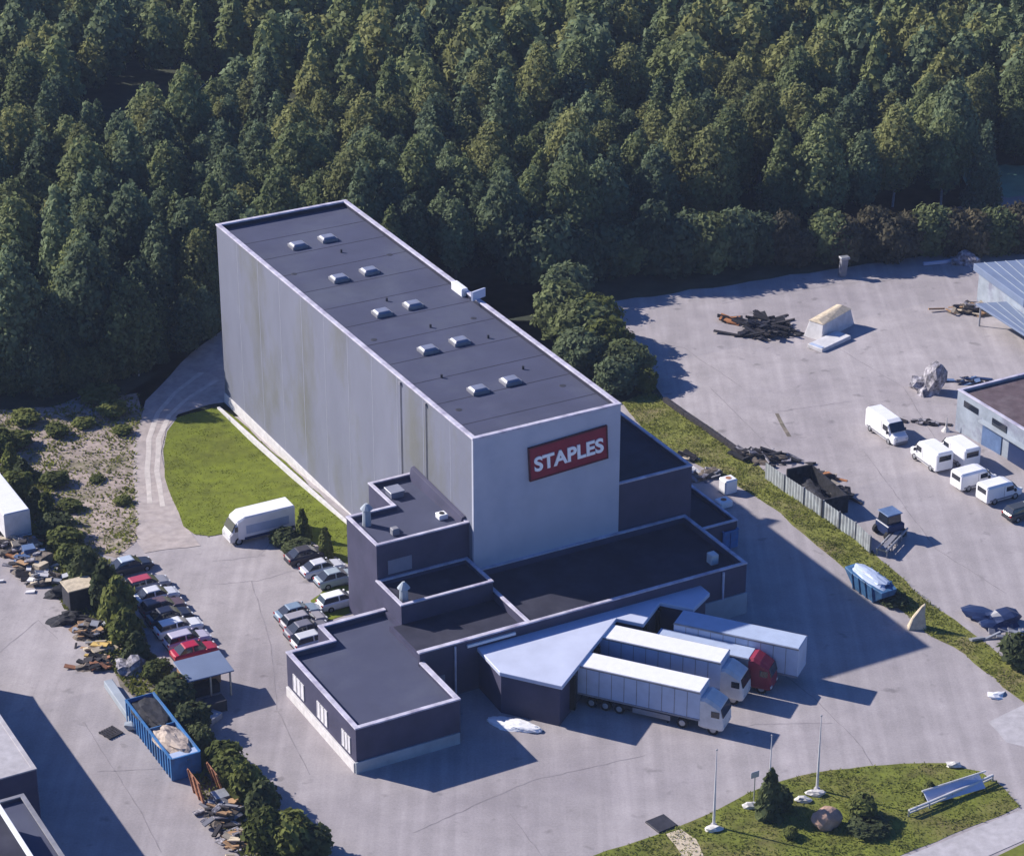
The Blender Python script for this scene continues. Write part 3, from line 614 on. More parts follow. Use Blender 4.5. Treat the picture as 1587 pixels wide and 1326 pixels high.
# buildings at the lower left edge
u1, w1 = uw_of(at(36, 1229, 8.6))
hut('depot_building', 'blue-grey flat-roofed depot building cut by the lower left corner', 'building', [UW(u1, w1), UW(u1, w1-22), UW(u1-14, w1-22), UW(u1-14, w1)], 8.6, 0, 'annex', 'roof', 'grey')
u2, w2 = uw_of(at(42, 1312, 10.4))
hut('stair_tower', 'taller block with a bright white coping in the extreme lower left corner', 'building', [UW(u2, w2+6.5), UW(u2, w2-7), UW(u2-9, w2-7), UW(u2-9, w2+6.5)], 10.4, 8.0, 'annexlight', 'roofdark', 'white')
u3, w3 = uw_of(at(56, 1190, 6.0))
hut('depot_hall', 'pale flat-roofed hall at the left edge above the blue-grey depot building', 'building', [UW(u3, w3), UW(u3, w3+28), UW(u3-16, w3+28), UW(u3-16, w3)], 6.0, 0, 'annex', 'concrete', 'concrete', .06)
# ================================================================== small structures and clutter
def obj_at(name, label, cat, px, py, rz=0, group=None): return thing(name, label, cat, gp(px, py), rz, group)
# flat-roofed shed by the red car
t = obj_at('garden_shed', 'small timber shed with a grey-blue flat roof beside the red car', 'shed', 318, 1072, YAW)
s = MB(); s.loft([[(-2.2, -1.7, 2.5), (2.2, -1.7, 2.4), (2.2, 1.7, 2.7), (-2.2, 1.7, 2.75)], [(-2.2, -1.7, 2.62), (2.2, -1.7, 2.52), (2.2, 1.7, 2.82), (-2.2, 1.7, 2.87)]]); s.build('roof', 'roofblue', t, .03)
s = MB(); s.span(-1.95, 1.9, .9, 1.5, 0, 2.48); s.span(-2.0, -1.88, -1.5, .898, 0, 2.45); s.build('wall', 'wood', t)
for x in (-1.8, 0, 1.85): s = MB(); s.box((x, -1.5, 1.22), (.14, .14, 2.44)); s.build('post', 'woodpale', t)
s = MB(); s.span(-1.2, 1.2, -.6, .4, 0, .9); s.build('bench', 'wooddark', t, .03)
# box trailer at the left edge
t = obj_at('box_trailer', 'white box trailer standing at the left edge beside the conifers', 'trailer', 28, 840, YAW)
s = MB(); s.box((0, 5, 2.3), (2.7, 11, 2.6)); s.build('box', 'offwhite', t, .05)
s = MB(); s.box((0, 5, 3.63), (2.55, 10.8, .06)); s.build('roof', 'white', t, .02)
s = MB(); s.box((0, -.56, .9), (2.6, .1, .15)); s.build('bumper', 'white', t)
s = MB(); s.box((0, 5, .85), (1.1, 10.5, .28)); s.build('chassis', 'darkmetal', t)
for y in (1, 2.3):
    for x in (-1.05, 1.05): s = MB(); s.tube((x-.15, y, .48), (x+.15, y, .48), .48, .48, 14); s.build('wheel', 'black', t)
for x in (-.8, .8): s = MB(); s.tube((x, 8.5, 0), (x, 8.5, .8), .08); s.build('landing_leg', 'darkmetal', t)
# open blue containers
def container(px, py, L, Wd, H, label, load, seed, rz=YAW, group=None, m='blue'):
    t = obj_at('skip_container', label, 'container', px, py, rz, group)
    P = rect(-Wd/2, Wd/2, 0, L)
    s = MB(); s.ring(P, inset(P, .1), 0, H); s.build('wall', m, t, .015)
    s = MB(); s.prism(inset(P, .101), .1, .25); s.build('floor', 'darkmetal', t)
    rb = MB(); n = int(L/.6)
    for i in range(n+1):
        y = .1+(L-.2)*i/n
        for sx in (-1, 1): rb.box((sx*(Wd/2+.05), y, H/2), (.09, .12, H-.1))
    for sx in (-1, 1): rb.box((sx*(Wd/2+.05), L/2, H-.05), (.12, L, .14))
    rb.box((0, -.05, H-.05), (Wd, .1, .14)); rb.box((0, -.05, H/2), (.12, .1, H-.2)); rb.build('rib', m, t)
    if load:
        lt = tag(MB().blob((0, 0, 0), (Wd*.42, L*.44, .5), seed, 3, .22, -.3).build('load', load, None), None)
        lt.parent = t; lt.location = (0, L/2, H-.35)
    return t
bc = container(290, 1204, 10.6, 2.5, 2.2, 'long blue open container, dark scrap in one half, tan rubble in the other', None, 4)
for nm, m_, y_, sc_ in (('scrap_load', 'scrapdark', 7.9, .35), ('rubble_load', 'tan', 2.9, .55)):
    lo_ = MB().blob((0, 0, 0), (1.12, 2.5, sc_), 3+len(nm), 3, .25, -.3).build(nm, m_, bc); lo_.location = (0, y_, 1.9)
dv = MB(); dv.span(-1.15, 1.15, 5.3, 5.4, .25, 2.15); dv.build('divider', 'blue', bc)
tp = MB(); tp.span(-1.15, 1.15, .12, .9, 2.06, 2.16); tp.build('cover_sheet', 'bluebox', bc, .01)
t = obj_at('skip', 'weathered dark blue boat-shaped skip covered with pale sheets beside the verge', 'skip', 1350, 920, YAW+.03)
M['skipblue'] = mat('skip_blue', (.045, .13, .27), .6, .25, 1.0, stain=(.02, .035, .07), stain_amt=.9, stain_scale=.8)
sk = MB(); sk.loft([[(-.75, 3.3, 1.35), (.75, 3.3, 1.35), (.75, 3.3, 1.6), (-.75, 3.3, 1.6)], [(-.85, 1.6, 0), (.85, 1.6, 0), (1.15, 1.6, 1.75), (-1.15, 1.6, 1.75)], [(-.85, -1.4, 0), (.85, -1.4, 0), (1.15, -1.4, 1.75), (-1.15, -1.4, 1.75)], [(-.75, -2.6, 1.0), (.75, -2.6, 1.0), (.9, -2.7, 1.6), (-.9, -2.7, 1.6)]]); sk.build('body', 'skipblue', t, .06)
for y in (-1.4, -.4, .6, 1.6):
    for sx in (-1, 1): rb = MB(); rb.box((sx*1.03, y, .9), (.14, .14, 1.7), 0, ('Y', sx*.17)); rb.build('rib', 'skipblue', t)
cv = MB().blob((0, 0, 0), (.95, 2.5, .45), 5, 3, .16, -.3); cv.build('cover', 'bluebox', t).location = (0, .2, 1.78)
cv = MB(); cv.box((.1, .5, 2.1), (1.2, 1.1, .06), .2, ('Y', .15)); cv.build('sheet', 'white', t)
container(1132, 850, 2.4, 1.6, 2.0, 'small blue bin tucked against the low lean-to', None, 6, YAW)
# long concrete beam
t = MB(); t.box((0, 0, .35), (.8, 7.0, .7)); o = t.build('concrete_beam', 'annexlight', None, .06); a = gp(188, 1092); o.location = a; o.rotation_euler = (0, 0, YAW-.03)
tag(o, 'long pale concrete beam lying on the asphalt beside the blue container', 'beam')
t = MB().blob((0, 0, .35), (.9, .7, .45), 8, 2, .3, -.75).build('rubble_lump', 'annexlight'); t.location = gp(212, 1128); tag(t, 'pale lump of rubble at the end of the concrete beam', 'rubble')
# pallets
def pallet(px, py, label, m='wood', rz=0, stack=1, tilt=None, group=None, sc=1.0, dz=0):
    p = gp(px, py); t = MB()
    for k in range(stack):
        z = k*.15
        for j in range(6): t.box(((j-2.5)*.2*sc, 0, z+.13), (.15*sc, 1.2*sc, .025))
        for j in (-1, 0, 1): t.box((0, j*.52*sc, z+.06), (1.15*sc, .1, .1))
    o = t.build('pallet' if stack == 1 else 'pallet_stack', m); o.location = p+Vector((0, 0, dz)); o.rotation_euler = (0, 0, rz) if not tilt else (tilt[0], tilt[1], rz)
    return tag(o, label, 'pallet', group)
pallet(304, 1240, 'big reddish timber panel standing on edge, left of the leaning pair', 'woodred', YAW, tilt=(0, math.radians(80), 0), sc=2.2, dz=1.2)
pallet(333, 1222, 'big reddish timber panel standing on edge, right of the leaning pair', 'woodred', YAW, tilt=(0, math.radians(76), 0), sc=1.9, dz=1.0)
def crate(px, py, d, m, label, rz=0, group=None, dz=0, name='crate', cat='crate', lidm=None):
    p = gp(px, py); t = thing(name, label, cat, p+Vector((0, 0, dz)), rz, group)
    s = MB(); s.box((0, 0, d[2]/2), d); 
    for sx in (-1, 1):
        for sy in (-1, 1): s.box((sx*d[0]/2, sy*d[1]/2, d[2]/2), (.08, .08, d[2]+.04))
    s.build('body', m, t, .015)
    s = MB(); s.box((0, 0, d[2]+.05), (d[0]+.06, d[1]+.06, .06)); s.build('lid', lidm or m, t, .01)
    return t
def heap(name, px, py, r, m, label, seed, cat='scrap heap', rz=0, amp=.35, sub=3):
    o = MB().blob((0, 0, 0), r, seed, sub, amp, -.12).build(name, m); o.location = gp(px, py); o.rotation_euler = (0, 0, rz); return tag(o, label, cat)
def plankpile(px, py, n, L, spread, mats, label, seed, rz=0, cat='timber pile', name='timber_pile', hgt=.5):
    """one heap of loose boards: it is handled and seen as a pile"""
    rr = random.Random(seed); p = gp(px, py); t = thing(name, label, cat, p, rz)
    if hgt > .6:
        b = MB().blob((0, 0, 0), (spread[0]*1.15, spread[1]*1.15, hgt*.75), seed, 3, .35, -.1).build('heap_core', 'debris', t)
    for m in mats:
        for i in range(max(3, n//len(mats))):
            px_, py_ = rr.gauss(0, spread[0]*.8), rr.gauss(0, spread[1]*.8)
            top = hgt*max(.1, 1-(px_/spread[0]/1.8)**2-(py_/spread[1]/1.8)**2)
            o = bpy.data.objects.new('board', board_mesh(m)); COL.objects.link(o); o.parent = t
            o.location = (px_, py_, top*rr.uniform(.55, 1)+.06); o.scale = (rr.uniform(.3, 1)*L, rr.uniform(.15, .7), rr.uniform(.05, .22))
            o.rotation_euler = (rr.uniform(-.35, .35), rr.uniform(-.35, .35), rr.gauss(0, .6) if hgt > .6 else rr.gauss(0, .2))
    return t
BOARD = {}
def board_mesh(m):
    if m not in BOARD:
        o = MB().box((0, 0, 0), (1, 1, 1)).build('board', m); BOARD[m] = o.data; bpy.data.objects.remove(o)
    return BOARD[m]
# scrap strip along the left edge of the hedge
plankpile(28, 852, 40, 1.8, (1.6, 1.2), ['woodpale', 'orange', 'scrap', 'wooddark'], 'heap of orange and pale boards just below the white box trailer', 31, hgt=1.2)
plankpile(52, 878, 44, 1.6, (1.6, 1.6), ['offwhite', 'scrap', 'midblue', 'wood', 'wooddark'], 'mixed heap of blue, white and brown scrap in the middle of the hedge edge', 32, hgt=1.3)
plankpile(72, 902, 30, 1.5, (1.3, 1.0), ['offwhite', 'woodpale', 'wooddark', 'steel'], 'heap of white sheets and dark boards at the lower end of the scrap strip', 33, hgt=.9)
crate(46, 866, (1.1, 1.1, 1.0), 'midblue', 'blue crate on the mixed scrap heap', .4, dz=.3)
crate(64, 886, (1.2, .9, .9), 'woodpale', 'tan wooden crate beside the mixed scrap heap', .9)
crate(36, 842, (1.0, 1.2, .8), 'orange', 'rusty orange crate under the end of the box trailer', .2)
heap('bush_debris', 100, 918, (1.6, 1.3, .8), 'scrapdark', 'dark rounded heap of debris next to the dark hut', 34)
t = obj_at('scrap_hut', 'dark boxy hut between the scrap strip and the tall conifers', 'hut', 124, 938, YAW)
s = MB(); s.span(-1.3, 1.3, -1.1, 1.1, 0, 2.3); s.build('wall', 'darkmetal', t, .04)
s = MB(); s.span(-1.4, 1.4, -1.2, 1.2, 2.302, 2.42); s.build('roof', 'woodpale', t, .03)
heap('debris_heap', 106, 962, (1.7, 1.1, .7), 'scrapdark', 'low dark heap of debris below the dark hut', 35)
plankpile(140, 985, 34, 1.5, (1.1, 1.4), ['wooddark', 'wood', 'steel', 'wooddark'], 'dark and silver scrap heap beside the lower conifers', 36, hgt=1.1)
plankpile(158, 1008, 16, 1.8, (.8, .6), ['yellow', 'woodpale'], 'small pile of yellow boards by the hedge', 37, hgt=.9)
plankpile(150, 1032, 26, 1.6, (1.2, .9), ['wooddark', 'woodred', 'scrapdark'], 'dark heap of metal scraps at the upper end of the concrete beam', 38, hgt=.7)
heap('dark_heap', 205, 1040, (1.7, 1.3, 1.3), 'scrap', 'grey scrap lump under the small green tree in the hedge', 39)
crate(332, 1100, (1.9, 1.2, 1.0), 'darkmetal', 'black trailer body in front of the flat-roofed shed', YAW)
crate(328, 1116, (1.6, 1.1, .5), 'steel', 'pale low metal box on the ground beyond the blue container', YAW+.5)
crate(342, 1246, (1.2, 1.2, 1.0), 'steel', 'pale metal crate below the reddish timber panels', .5)
plankpile(345, 1268, 46, 1.7, (1.3, 1.7), ['scrap', 'wooddark', 'wood', 'grey'], 'dark tangled scrap heap between the timber panels and the lower bushes', 40, hgt=1.2)
plankpile(372, 1305, 20, 1.4, (.8, 1.2), ['wood', 'scrap', 'woodpale'], 'brown board heap at the lower end of the hedge', 41, hgt=.9)
pallet(172, 1136, 'flat dark pallet lying alone on the asphalt left of the blue container', 'wooddark', .8, sc=1.3)
# yard at the right
t = plankpile(1188, 512, 60, 6.0, (1.6, 1.6), ['scrapdark', 'wooddark', 'darkmetal'], 'long pile of dark poles lying in the middle of the yard', 50, rz=-.25, name='pole_pile', hgt=1.1)
plankpile(1132, 497, 8, 3.0, (.6, .6), ['scrapdark', 'orange'], 'few dark poles lying apart from the long pile', 51, rz=-.3, hgt=.3)
t = obj_at('tipper_body', 'pale grey hipped container body standing in the yard beside the dark poles', 'container', 1285, 512, YAW+.35)
s = MB(); s.loft([[(-3.4, -1.3, 0), (3.4, -1.3, 0), (3.4, 1.3, 0), (-3.4, 1.3, 0)], [(-2.9, -1.1, 2.0), (2.7, -1.1, 2.2), (2.7, .9, 2.2), (-2.9, .9, 2.0)]]); s.build('body', 'offwhite', t, .06)
s = MB(); s.loft([[(-3.0, -1.18, 2.0), (2.8, -1.18, 2.2), (2.8, 1, 2.2), (-3.0, 1, 2.0)], [(-2.6, -.2, 2.3), (2.2, -.2, 2.6), (2.2, .1, 2.6), (-2.6, .1, 2.3)]]); s.build('lid', 'woodpale', t, .03)
t = obj_at('flat_panel', 'flat pale panel lying on the yard in front of the hipped container body', 'panel', 1285, 533, YAW+.3)
s = MB(); s.box((0, 0, .3), (5.4, 2.2, .5)); s.build('panel_stack', 'offwhite', t, .05)
s = MB(); s.box((-2.4, 0, .57), (.5, 1.8, .06)); s.build('strap', 'bluebox', t)
heap('scrap_heap', 1438, 606, (1.7, 1.5, 2.3), 'scrap', 'tall silvery scrap heap standing alone in the yard above the vans', 53, amp=.45)
plankpile(1500, 592, 16, 2.4, (1.4, .7), ['darkblue', 'wooddark', 'midblue'], 'dark blue sheets lying behind the workshop corner', 54, hgt=.4)
plankpile(1432, 656, 14, 2.4, (1.2, .3), ['wooddark', 'scrap'], 'thin line of dark poles on the ground between the lone van and the workshop', 55, rz=-.35, hgt=.25)
o = MB().tube((0, 0, 0), (0, 0, .5), .5, .15, 10).tube((0, 0, .5), (0, 0, 1.7), .12, .03, 8).build('marker_post', 'rock'); o.location = gp(1466, 668); tag(o, 'pale pointed marker post beside the paired white vans', 'post')
t = obj_at('gate_pillar', 'dark grey leaning pillar at the upper edge of the yard by the forest', 'pillar', 1306, 428, .3)
s = MB(); s.box((0, 0, 1.2), (.9, .7, 2.4), 0, ('Y', .08)); s.build('shaft', 'grey', t, .08)
s = MB(); s.box((.1, 0, 2.45), (1.2, .9, .3)); s.build('cap', 'steel', t, .05)
for x, y, l in ((1449, 410, 'pale beam lying at the forest edge left of the blue-roofed shed'), (1480, 406, 'second pale beam lying at the forest edge, next to the blue-roofed shed')):
    o = MB().box((0, 0, .25), (3.2, .4, .4)).build('concrete_beam', 'bluebox', None, .04); o.location = gp(x, y); o.rotation_euler = (0, 0, .25); tag(o, l, 'beam')
heap('grey_rubble', 1495, 408, (1.6, 1.2, 1.2), 'scrap', 'grey rubble heap at the corner of the blue-roofed shed', 56)
plankpile(1512, 484, 40, 2.2, (2.2, 1.1), ['wood', 'scrap', 'woodpale', 'wooddark'], 'brown and grey timber heap spilling from under the lower blue roof', 57, hgt=1.0)
heap('pale_sack', 1568, 470, (1.2, 1.2, 1.8), 'offwhite', 'pale bulging sack beside the lower blue roof', 58)
# dark low wall, debris and hoarding along the verge
def wallrun(name, px, h, th, m, label, cat, group=None, posts=None, panel=None):
    A = [gp(*q) for q in px]; t = thing(name, label, cat, A[0], 0, group)
    for i, (a, b) in enumerate(zip(A, A[1:])):
        a2, b2 = a-A[0], b-A[0]; d = (b2-a2); d.z = 0; L = d.length; d.normalize(); n = Vector((-d.y, d.x, 0))*th/2
        if panel:                 # corrugated sheet
            k = int(L/.25); s = MB(); prev = None
            for j in range(k+1):
                f = j/k; c = a2.lerp(b2, f)+n*(1.2 if j % 2 else -1.2)
                q = [s.bm.verts.new(c+n*.35+Vector((0, 0, zz))) for zz in (-.1, h)]+[s.bm.verts.new(c-n*.35+Vector((0, 0, zz))) for zz in (h, -.1)]
                if prev:
                    for e in range(4): s.bm.faces.new((prev[e], q[e], q[(e+1) % 4], prev[(e+1) % 4]))
                prev = q
            s.build('panel', m, t)
        else:
            s = MB(); s.loft([[a2-n+Vector((0, 0, -.1)), a2+n+Vector((0, 0, -.1)), a2+n+Vector((0, 0, h)), a2-n+Vector((0, 0, h))], [b2-n+Vector((0, 0, -.1)), b2+n+Vector((0, 0, -.1)), b2+n+Vector((0, 0, h)), b2-n+Vector((0, 0, h))]]); s.build('section', m, t, .03)
        if posts:
            s = MB(); s.box((b2.x, b2.y, b2.z+h/2), (.16, .16, h+.2)); s.build('post', posts, t)
    return t
wallrun('low_wall', [(1030, 622), (1062, 645), (1096, 668), (1130, 692), (1158, 712)], .55, .5, 'wooddark', 'dark low sleeper wall between the grass verge and the yard', 'wall')
wallrun('hoarding', [(1186, 742), (1215, 762), (1245, 782), (1275, 802), (1300, 820), (1325, 836), (1348, 858)], 1.9, .06, 'hoarding', 'grey corrugated hoarding along the grass verge', 'fence', None, 'grey', True)
plankpile(1190, 712, 40, 2.6, (2.2, .9), ['scrapdark', 'wooddark', 'scrap'], 'dark branch and board pile at the upper end of the hoarding', 60, rz=-.3, hgt=.9)
t = obj_at('scrap_bay', 'black scrap bay with open top behind the grey hoarding', 'bay', 1262, 772, YAW-.1)
s = MB(); s.span(-1.4, 1.6, -4.0, -3.8, 0, 2.0); s.span(1.402, 1.6, -3.798, 3.5, 0, 1.9); s.span(-1.4, 1.4, 3.3, 3.5, 0, 2.0); s.build('wall', 'scrapdark', t)
s = MB().blob((0, 0, 0), (1.25, 3.2, 1.2), 61, 3, .3, -.1); s.build('contents', 'scrapdark', t)
plankpile(1272, 742, 20, 2.0, (1.2, .8), ['orange', 'woodpale', 'wooddark'], 'rust-orange boards lying behind the black scrap bay', 62, rz=-.4, hgt=.8)
plankpile(1300, 770, 18, 2.4, (1.0, .9), ['wooddark', 'scrapdark'], 'dark splayed boards at the lower end of the black scrap bay', 63, rz=-.4, hgt=.9)
# dark blue loader cab and metal frame
t = obj_at('loader_cab', 'dark blue loader cab parked at the lower end of the hoarding', 'loader', 1378, 828, YAW)
s = MB(); s.box((0, 0, 1.0), (2.0, 2.2, 1.1)); s.build('body', 'darkblue', t, .08)
s = MB(); s.box((0, .1, 2.0), (1.7, 1.7, .95), taper=.9); s.build('cab_window', 'glass', t, .06)
s = MB(); s.box((0, .1, 2.52), (1.8, 1.8, .12)); s.build('roof', 'midblue', t, .05)
for x in (-.95, .95):
    for y in (-.8, .8): wheel(t, y, x, .5, .35)
t = obj_at('metal_rack', 'low silver metal rack lying in front of the dark blue loader', 'rack', 1382, 845, YAW+.55)
s = MB()
for y in (-.5, .5): s.box((0, y, .75), (5.5, .14, .2))
for x in (-2.5, -1.2, 0, 1.2, 2.5): s.box((x, 0, .68), (.14, 1.0, .12)); s.box((x, -.5, .35), (.12, .12, .7)); s.box((x, .5, .35), (.12, .12, .7))
s.build('frame', 'steel', t)
s = MB(); s.box((0, 0, .82), (5.0, .5, .08)); s.build('deck', 'grey', t)
# white tanks by the lean-to
for i, (x, y, l) in enumerate(((1128, 762, 'white square tank with a red-brown top opening, upper of two beside the lean-to'), (1121, 784, 'white square tank with a red-brown top opening, lower of two beside the lean-to'))):
    h = 1.6 if i == 0 else .75
    t = obj_at('square_tank', l, 'tank', x, y, YAW, 'white tanks by the lean-to')
    s = MB(); s.box((0, 0, h/2), (1.5, 1.3, h)); s.build('body', 'white', t, .12)
    s = MB(); s.tube((0, 0, h), (0, 0, h+.04), .3, .3, 12); s.build('opening', 'woodred', t)
plankpile(1090, 738, 26, 1.2, (1.4, 1.0), ['offwhite', 'scrap', 'grey'], 'pale rubble heap behind the white tanks', 64, hgt=.7)
plankpile(1066, 712, 10, 2.2, (.8, .5), ['woodpale', 'wooddark'], 'small pale board pile on the grass behind the side block', 65, rz=-.5, hgt=.6)
# lower right odds and ends
t = MB(); t.loft([[(-.9, -.6, -.05), (.9, -.5, -.05), (.8, .6, -.05), (-.8, .5, -.05)], [(-.5, -.4, 1.2), (.7, -.3, 1.5), (.6, .4, 1.6), (-.4, .3, 1.1)], [(.3, -.1, 2.3), (.7, -.1, 2.6), (.7, .15, 2.6), (.35, .15, 2.3)]]); o = t.build('sandstone_block', 'woodpale', None, .1); o.location = gp(1420, 972); tag(o, 'tan pointed sandstone block standing at the verge beyond the blue skip', 'stone')
heap('tarp_heap', 1540, 962, (2.6, 1.6, 1.1), 'darkblue', 'dark blue-grey tarpaulin heap in the yard near the right edge', 66, 'tarpaulin')
plankpile(1562, 985, 14, 1.8, (1.6, .6), ['grey', 'steel'], 'grey scraps lying below the dark tarpaulin heap', 67, hgt=.4)
crate(1586, 1003, (1.6, 1.4, 1.2), 'darkblue', 'dark blue crate at the right edge above the round bush', YAW)
t = MB().blob((0, 0, 0), (.9, .6, .35), 9, 2, .4, -.1).build('pale_sheet', 'white'); t.location = gp(1545, 1078); tag(t, 'crumpled pale sheet lying on the road near the verge', 'sheet')
t = MB().blob((0, 0, 0), (2.3, .9, .45), 70, 4, .14, -.1).build('white_hole_piece', 'white'); t.location = gp(797, 1124); t.rotation_euler = (0, 0, TA); tag(t, 'flat white piece added for a scan hole against the loading dock wall', 'tarpaulin')  # white piece put in where the scan has a hole at the wall foot
# island: poles, boulder, rails, hatch
def pole(px, py, h, label, g='tapered white poles on the grass island'):
    t = obj_at('flag_pole', label, 'pole', px, py, 0, g)
    s = MB(); s.tube((0, 0, 0), (0, 0, h*.5), .13, .08, 10); s.tube((0, 0, h*.5), (0, 0, h), .08, .03, 10); s.build('shaft', 'offwhite', t)
    s = MB(); s.tube((0, 0, -.05), (0, 0, .25), .3, .24, 12); s.build('base', 'concrete', t)
    s = MB().blob((0, 0, h+.06), (.1, .1, .1), 1, 1, 0); s.build('finial', 'steel', t)
pole(1106, 1280, 7.3, 'leftmost white pole, near the dark hatch'); pole(1190, 1262, 7.6, 'white pole rising out of the dark bush'); pole(1266, 1224, 7.2, 'white pole farthest right, behind the pale stones')
t = obj_at('small_sign', 'small pale sign on a thin post left of the dark bush', 'sign', 1168, 1244, YAW)
s = MB(); s.tube((0, 0, 0), (0, 0, 2.6), .05); s.build('post', 'steel', t)
s = MB(); s.box((0, 0, 2.8), (.8, .08, .6)); s.build('panel', 'offwhite', t, .03)
t = MB().blob((0, 0, .62), (1.2, 1.0, 1.0), 12, 3, .10, -.75).build('boulder', 'stone'); t.location = gp(1280, 1278); tag(t, 'large pinkish boulder in the middle of the grass island', 'boulder')
for i, (x, y, l) in enumerate(((1245, 1241, 'white stone beside the right-hand pole, left of two'), (1264, 1231, 'white stone at the foot of the right-hand pole'), (1106, 1286, 'white stone at the foot of the leftmost pole'), (1164, 1250, 'white stone at the foot of the small sign'), (1478, 1187, 'white stone at the far tip of the grass island'))):
    t = MB().blob((0, 0, .15), (.75, .4, .3), 20+i, 2, .2, -.6).build('pale_stone', 'rock'); t.location = gp(x, y); tag(t, l, 'stone')
def rail(px, h, label):
    A = [gp(*q) for q in px]; t = thing('guard_rail', label, 'railing', A[0])
    for a, b in zip(A, A[1:]):
        a2, b2 = a-A[0], b-A[0]
        for z in (h, h*.55): s = MB(); s.tube(a2+Vector((0, 0, z)), b2+Vector((0, 0, z)), .12 if z == h else .07); s.build('rail', 'offwhite', t)
    for p in A: q = p-A[0]; s = MB(); s.tube((q.x, q.y, -.1), (q.x, q.y, h), .07); s.build('post', 'steel', t)
rail([(1408, 1265), (1440, 1252), (1475, 1237), (1512, 1222), (1538, 1210)], .6, 'long white guard rail along the end of the grass island')
t = obj_at('sign_board', 'leaning pale grey board behind the white guard rail', 'board', 1478, 1232, YAW-.05)
s = MB(); s.box((0, 0, .6), (5.6, .10, 1.3), 0, ('X', -.95)); s.build('panel', 'roofpale', t, .03)
s = MB(); s.tube((-2.9, .45, .98), (3.4, .45, 1.15), .08); s.build('top_rail', 'offwhite', t)
for x in (-2.2, 2.2): s = MB(); s.tube((x, .45, 0), (x, .4, .95), .06); s.build('post', 'steel', t)
t = MB(); t.box((0, 0, .08), (1.9, 1.9, .16)); o = t.build('drain_hatch', 'darkmetal', None, .03); o.location = gp(1025, 1277); o.rotation_euler = (0, 0, YAW+.1); tag(o, 'dark square hatch in the paving at the left end of the grass island', 'hatch')
# ================================================================== plants
def leaf_arrays(seed, h, r, kind, nc, nl, leaf, z0):
    """leaf faces spread through the outer part of a lumpy crown"""
    rg = np.random.default_rng(seed); n = nc*nl
    t = 1-rg.random(n*3)**.85; a = rg.random(n*3)*2*math.pi
    def prof(t):
        if kind == 'birch': return np.sin(np.pi*(t*.84+.12))**.7*(1-.42*t**1.5)*1.08
        if kind == 'cone': return (1-t)**.8*.95+.04
        if kind == 'round': return np.sqrt(np.maximum(.02, 1-(2*t*.92-.9)**2))
        return np.sin(np.pi*(t*.80+.17))**.6*(1-.3*t**2)*1.05
    k = rg.random(n*3) < prof(t)+.06; t = t[k][:n]; a = a[k][:n]; n = len(t)
    f = rg.random(6)*6.28
    lump = .5*np.sin(3*a+9*t+f[0])*np.sin(11*t+f[1]+a)+.35*np.sin(5*a-14*t+f[2])+.3*np.sin(2*a+f[3]+5*t)
    hole = np.sin(4*a+7*t+f[4])*np.sin(13*t-2*a+f[5])
    rad = r*prof(t)*(1+.27*lump)*(1-.5*rg.random(n)**2.2)
    rad = np.where(hole > .62, rad*.72, rad)
    P = np.stack([np.cos(a)*rad, np.sin(a)*rad, z0+(h-z0)*t*(1+.03*lump)], 1)+rg.normal(size=(n, 3))*r*.075
    e = .02; dr = r*(prof(np.minimum(t+e, .999))-prof(np.maximum(t-e, 0)))/(2*e*(h-z0))
    # lumps tilt the surface too
    la = np.cos(3*a+9*t+f[0])*np.sin(11*t+f[1]+a)*.9+np.cos(5*a-14*t+f[2])*.9
    N = np.stack([np.cos(a)+np.sin(a)*la*.55, np.sin(a)-np.cos(a)*la*.55, np.clip(-dr, -.5, 1.6)+.25+.5*lump], 1)
    N /= np.linalg.norm(N, axis=1)[:, None]; N += rg.normal(size=(n, 3))*.45; N /= np.linalg.norm(N, axis=1)[:, None]
    T = np.cross(N, rg.normal(size=(n, 3))); T /= np.linalg.norm(T, axis=1)[:, None]; b = np.cross(N, T)
    s = (leaf*(.55+.9*rg.random(n)))[:, None]*.5
    V = np.stack([P-T*s, P-b*s*.75, P+T*s*1.25, P+b*s*.75], 1)
    return V.astype(np.float32)
def quads_mesh(name, V, m):
    n = len(V); me = bpy.data.meshes.new(name)
    me.vertices.add(4*n); me.vertices.foreach_set('co', V.reshape(-1))
    me.loops.add(4*n); me.loops.foreach_set('vertex_index', np.arange(4*n, dtype=np.int32))
    me.polygons.add(n); me.polygons.foreach_set('loop_start', np.arange(0, 4*n, 4, dtype=np.int32)); me.polygons.foreach_set('loop_total', np.full(n, 4, dtype=np.int32))
    me.update(); me.materials.append(M[m]); return me
def trunk_mesh(name, h, r, m, seed, limbs=5):
    rr = random.Random(seed); s = MB(); p = Vector((0, 0, -.4)); pts = [(p.copy(), r)]
    for k in range(1, 5):
        p = Vector((rr.uniform(-.2, .2)*k*.5, rr.uniform(-.2, .2)*k*.5, h*.8*k/4)); pts.append((p, r*(1-.2*k)))
    s.loft([[q+Vector((math.cos(a)*rad, math.sin(a)*rad, 0)) for a in [i*math.pi/3.5 for i in range(7)]] for q, rad in pts])
    for k in range(limbs):
        z = h*rr.uniform(.4, .72); a = rr.uniform(0, 6.28); ln = h*rr.uniform(.1, .17)
        s.tube((0, 0, z), (math.cos(a)*ln, math.sin(a)*ln, z+ln*.9), r*.35, r*.1, 5)
    o = s.build('tmp', m); me = o.data; me.name = name; bpy.data.objects.remove(o); return me
PROTO = []
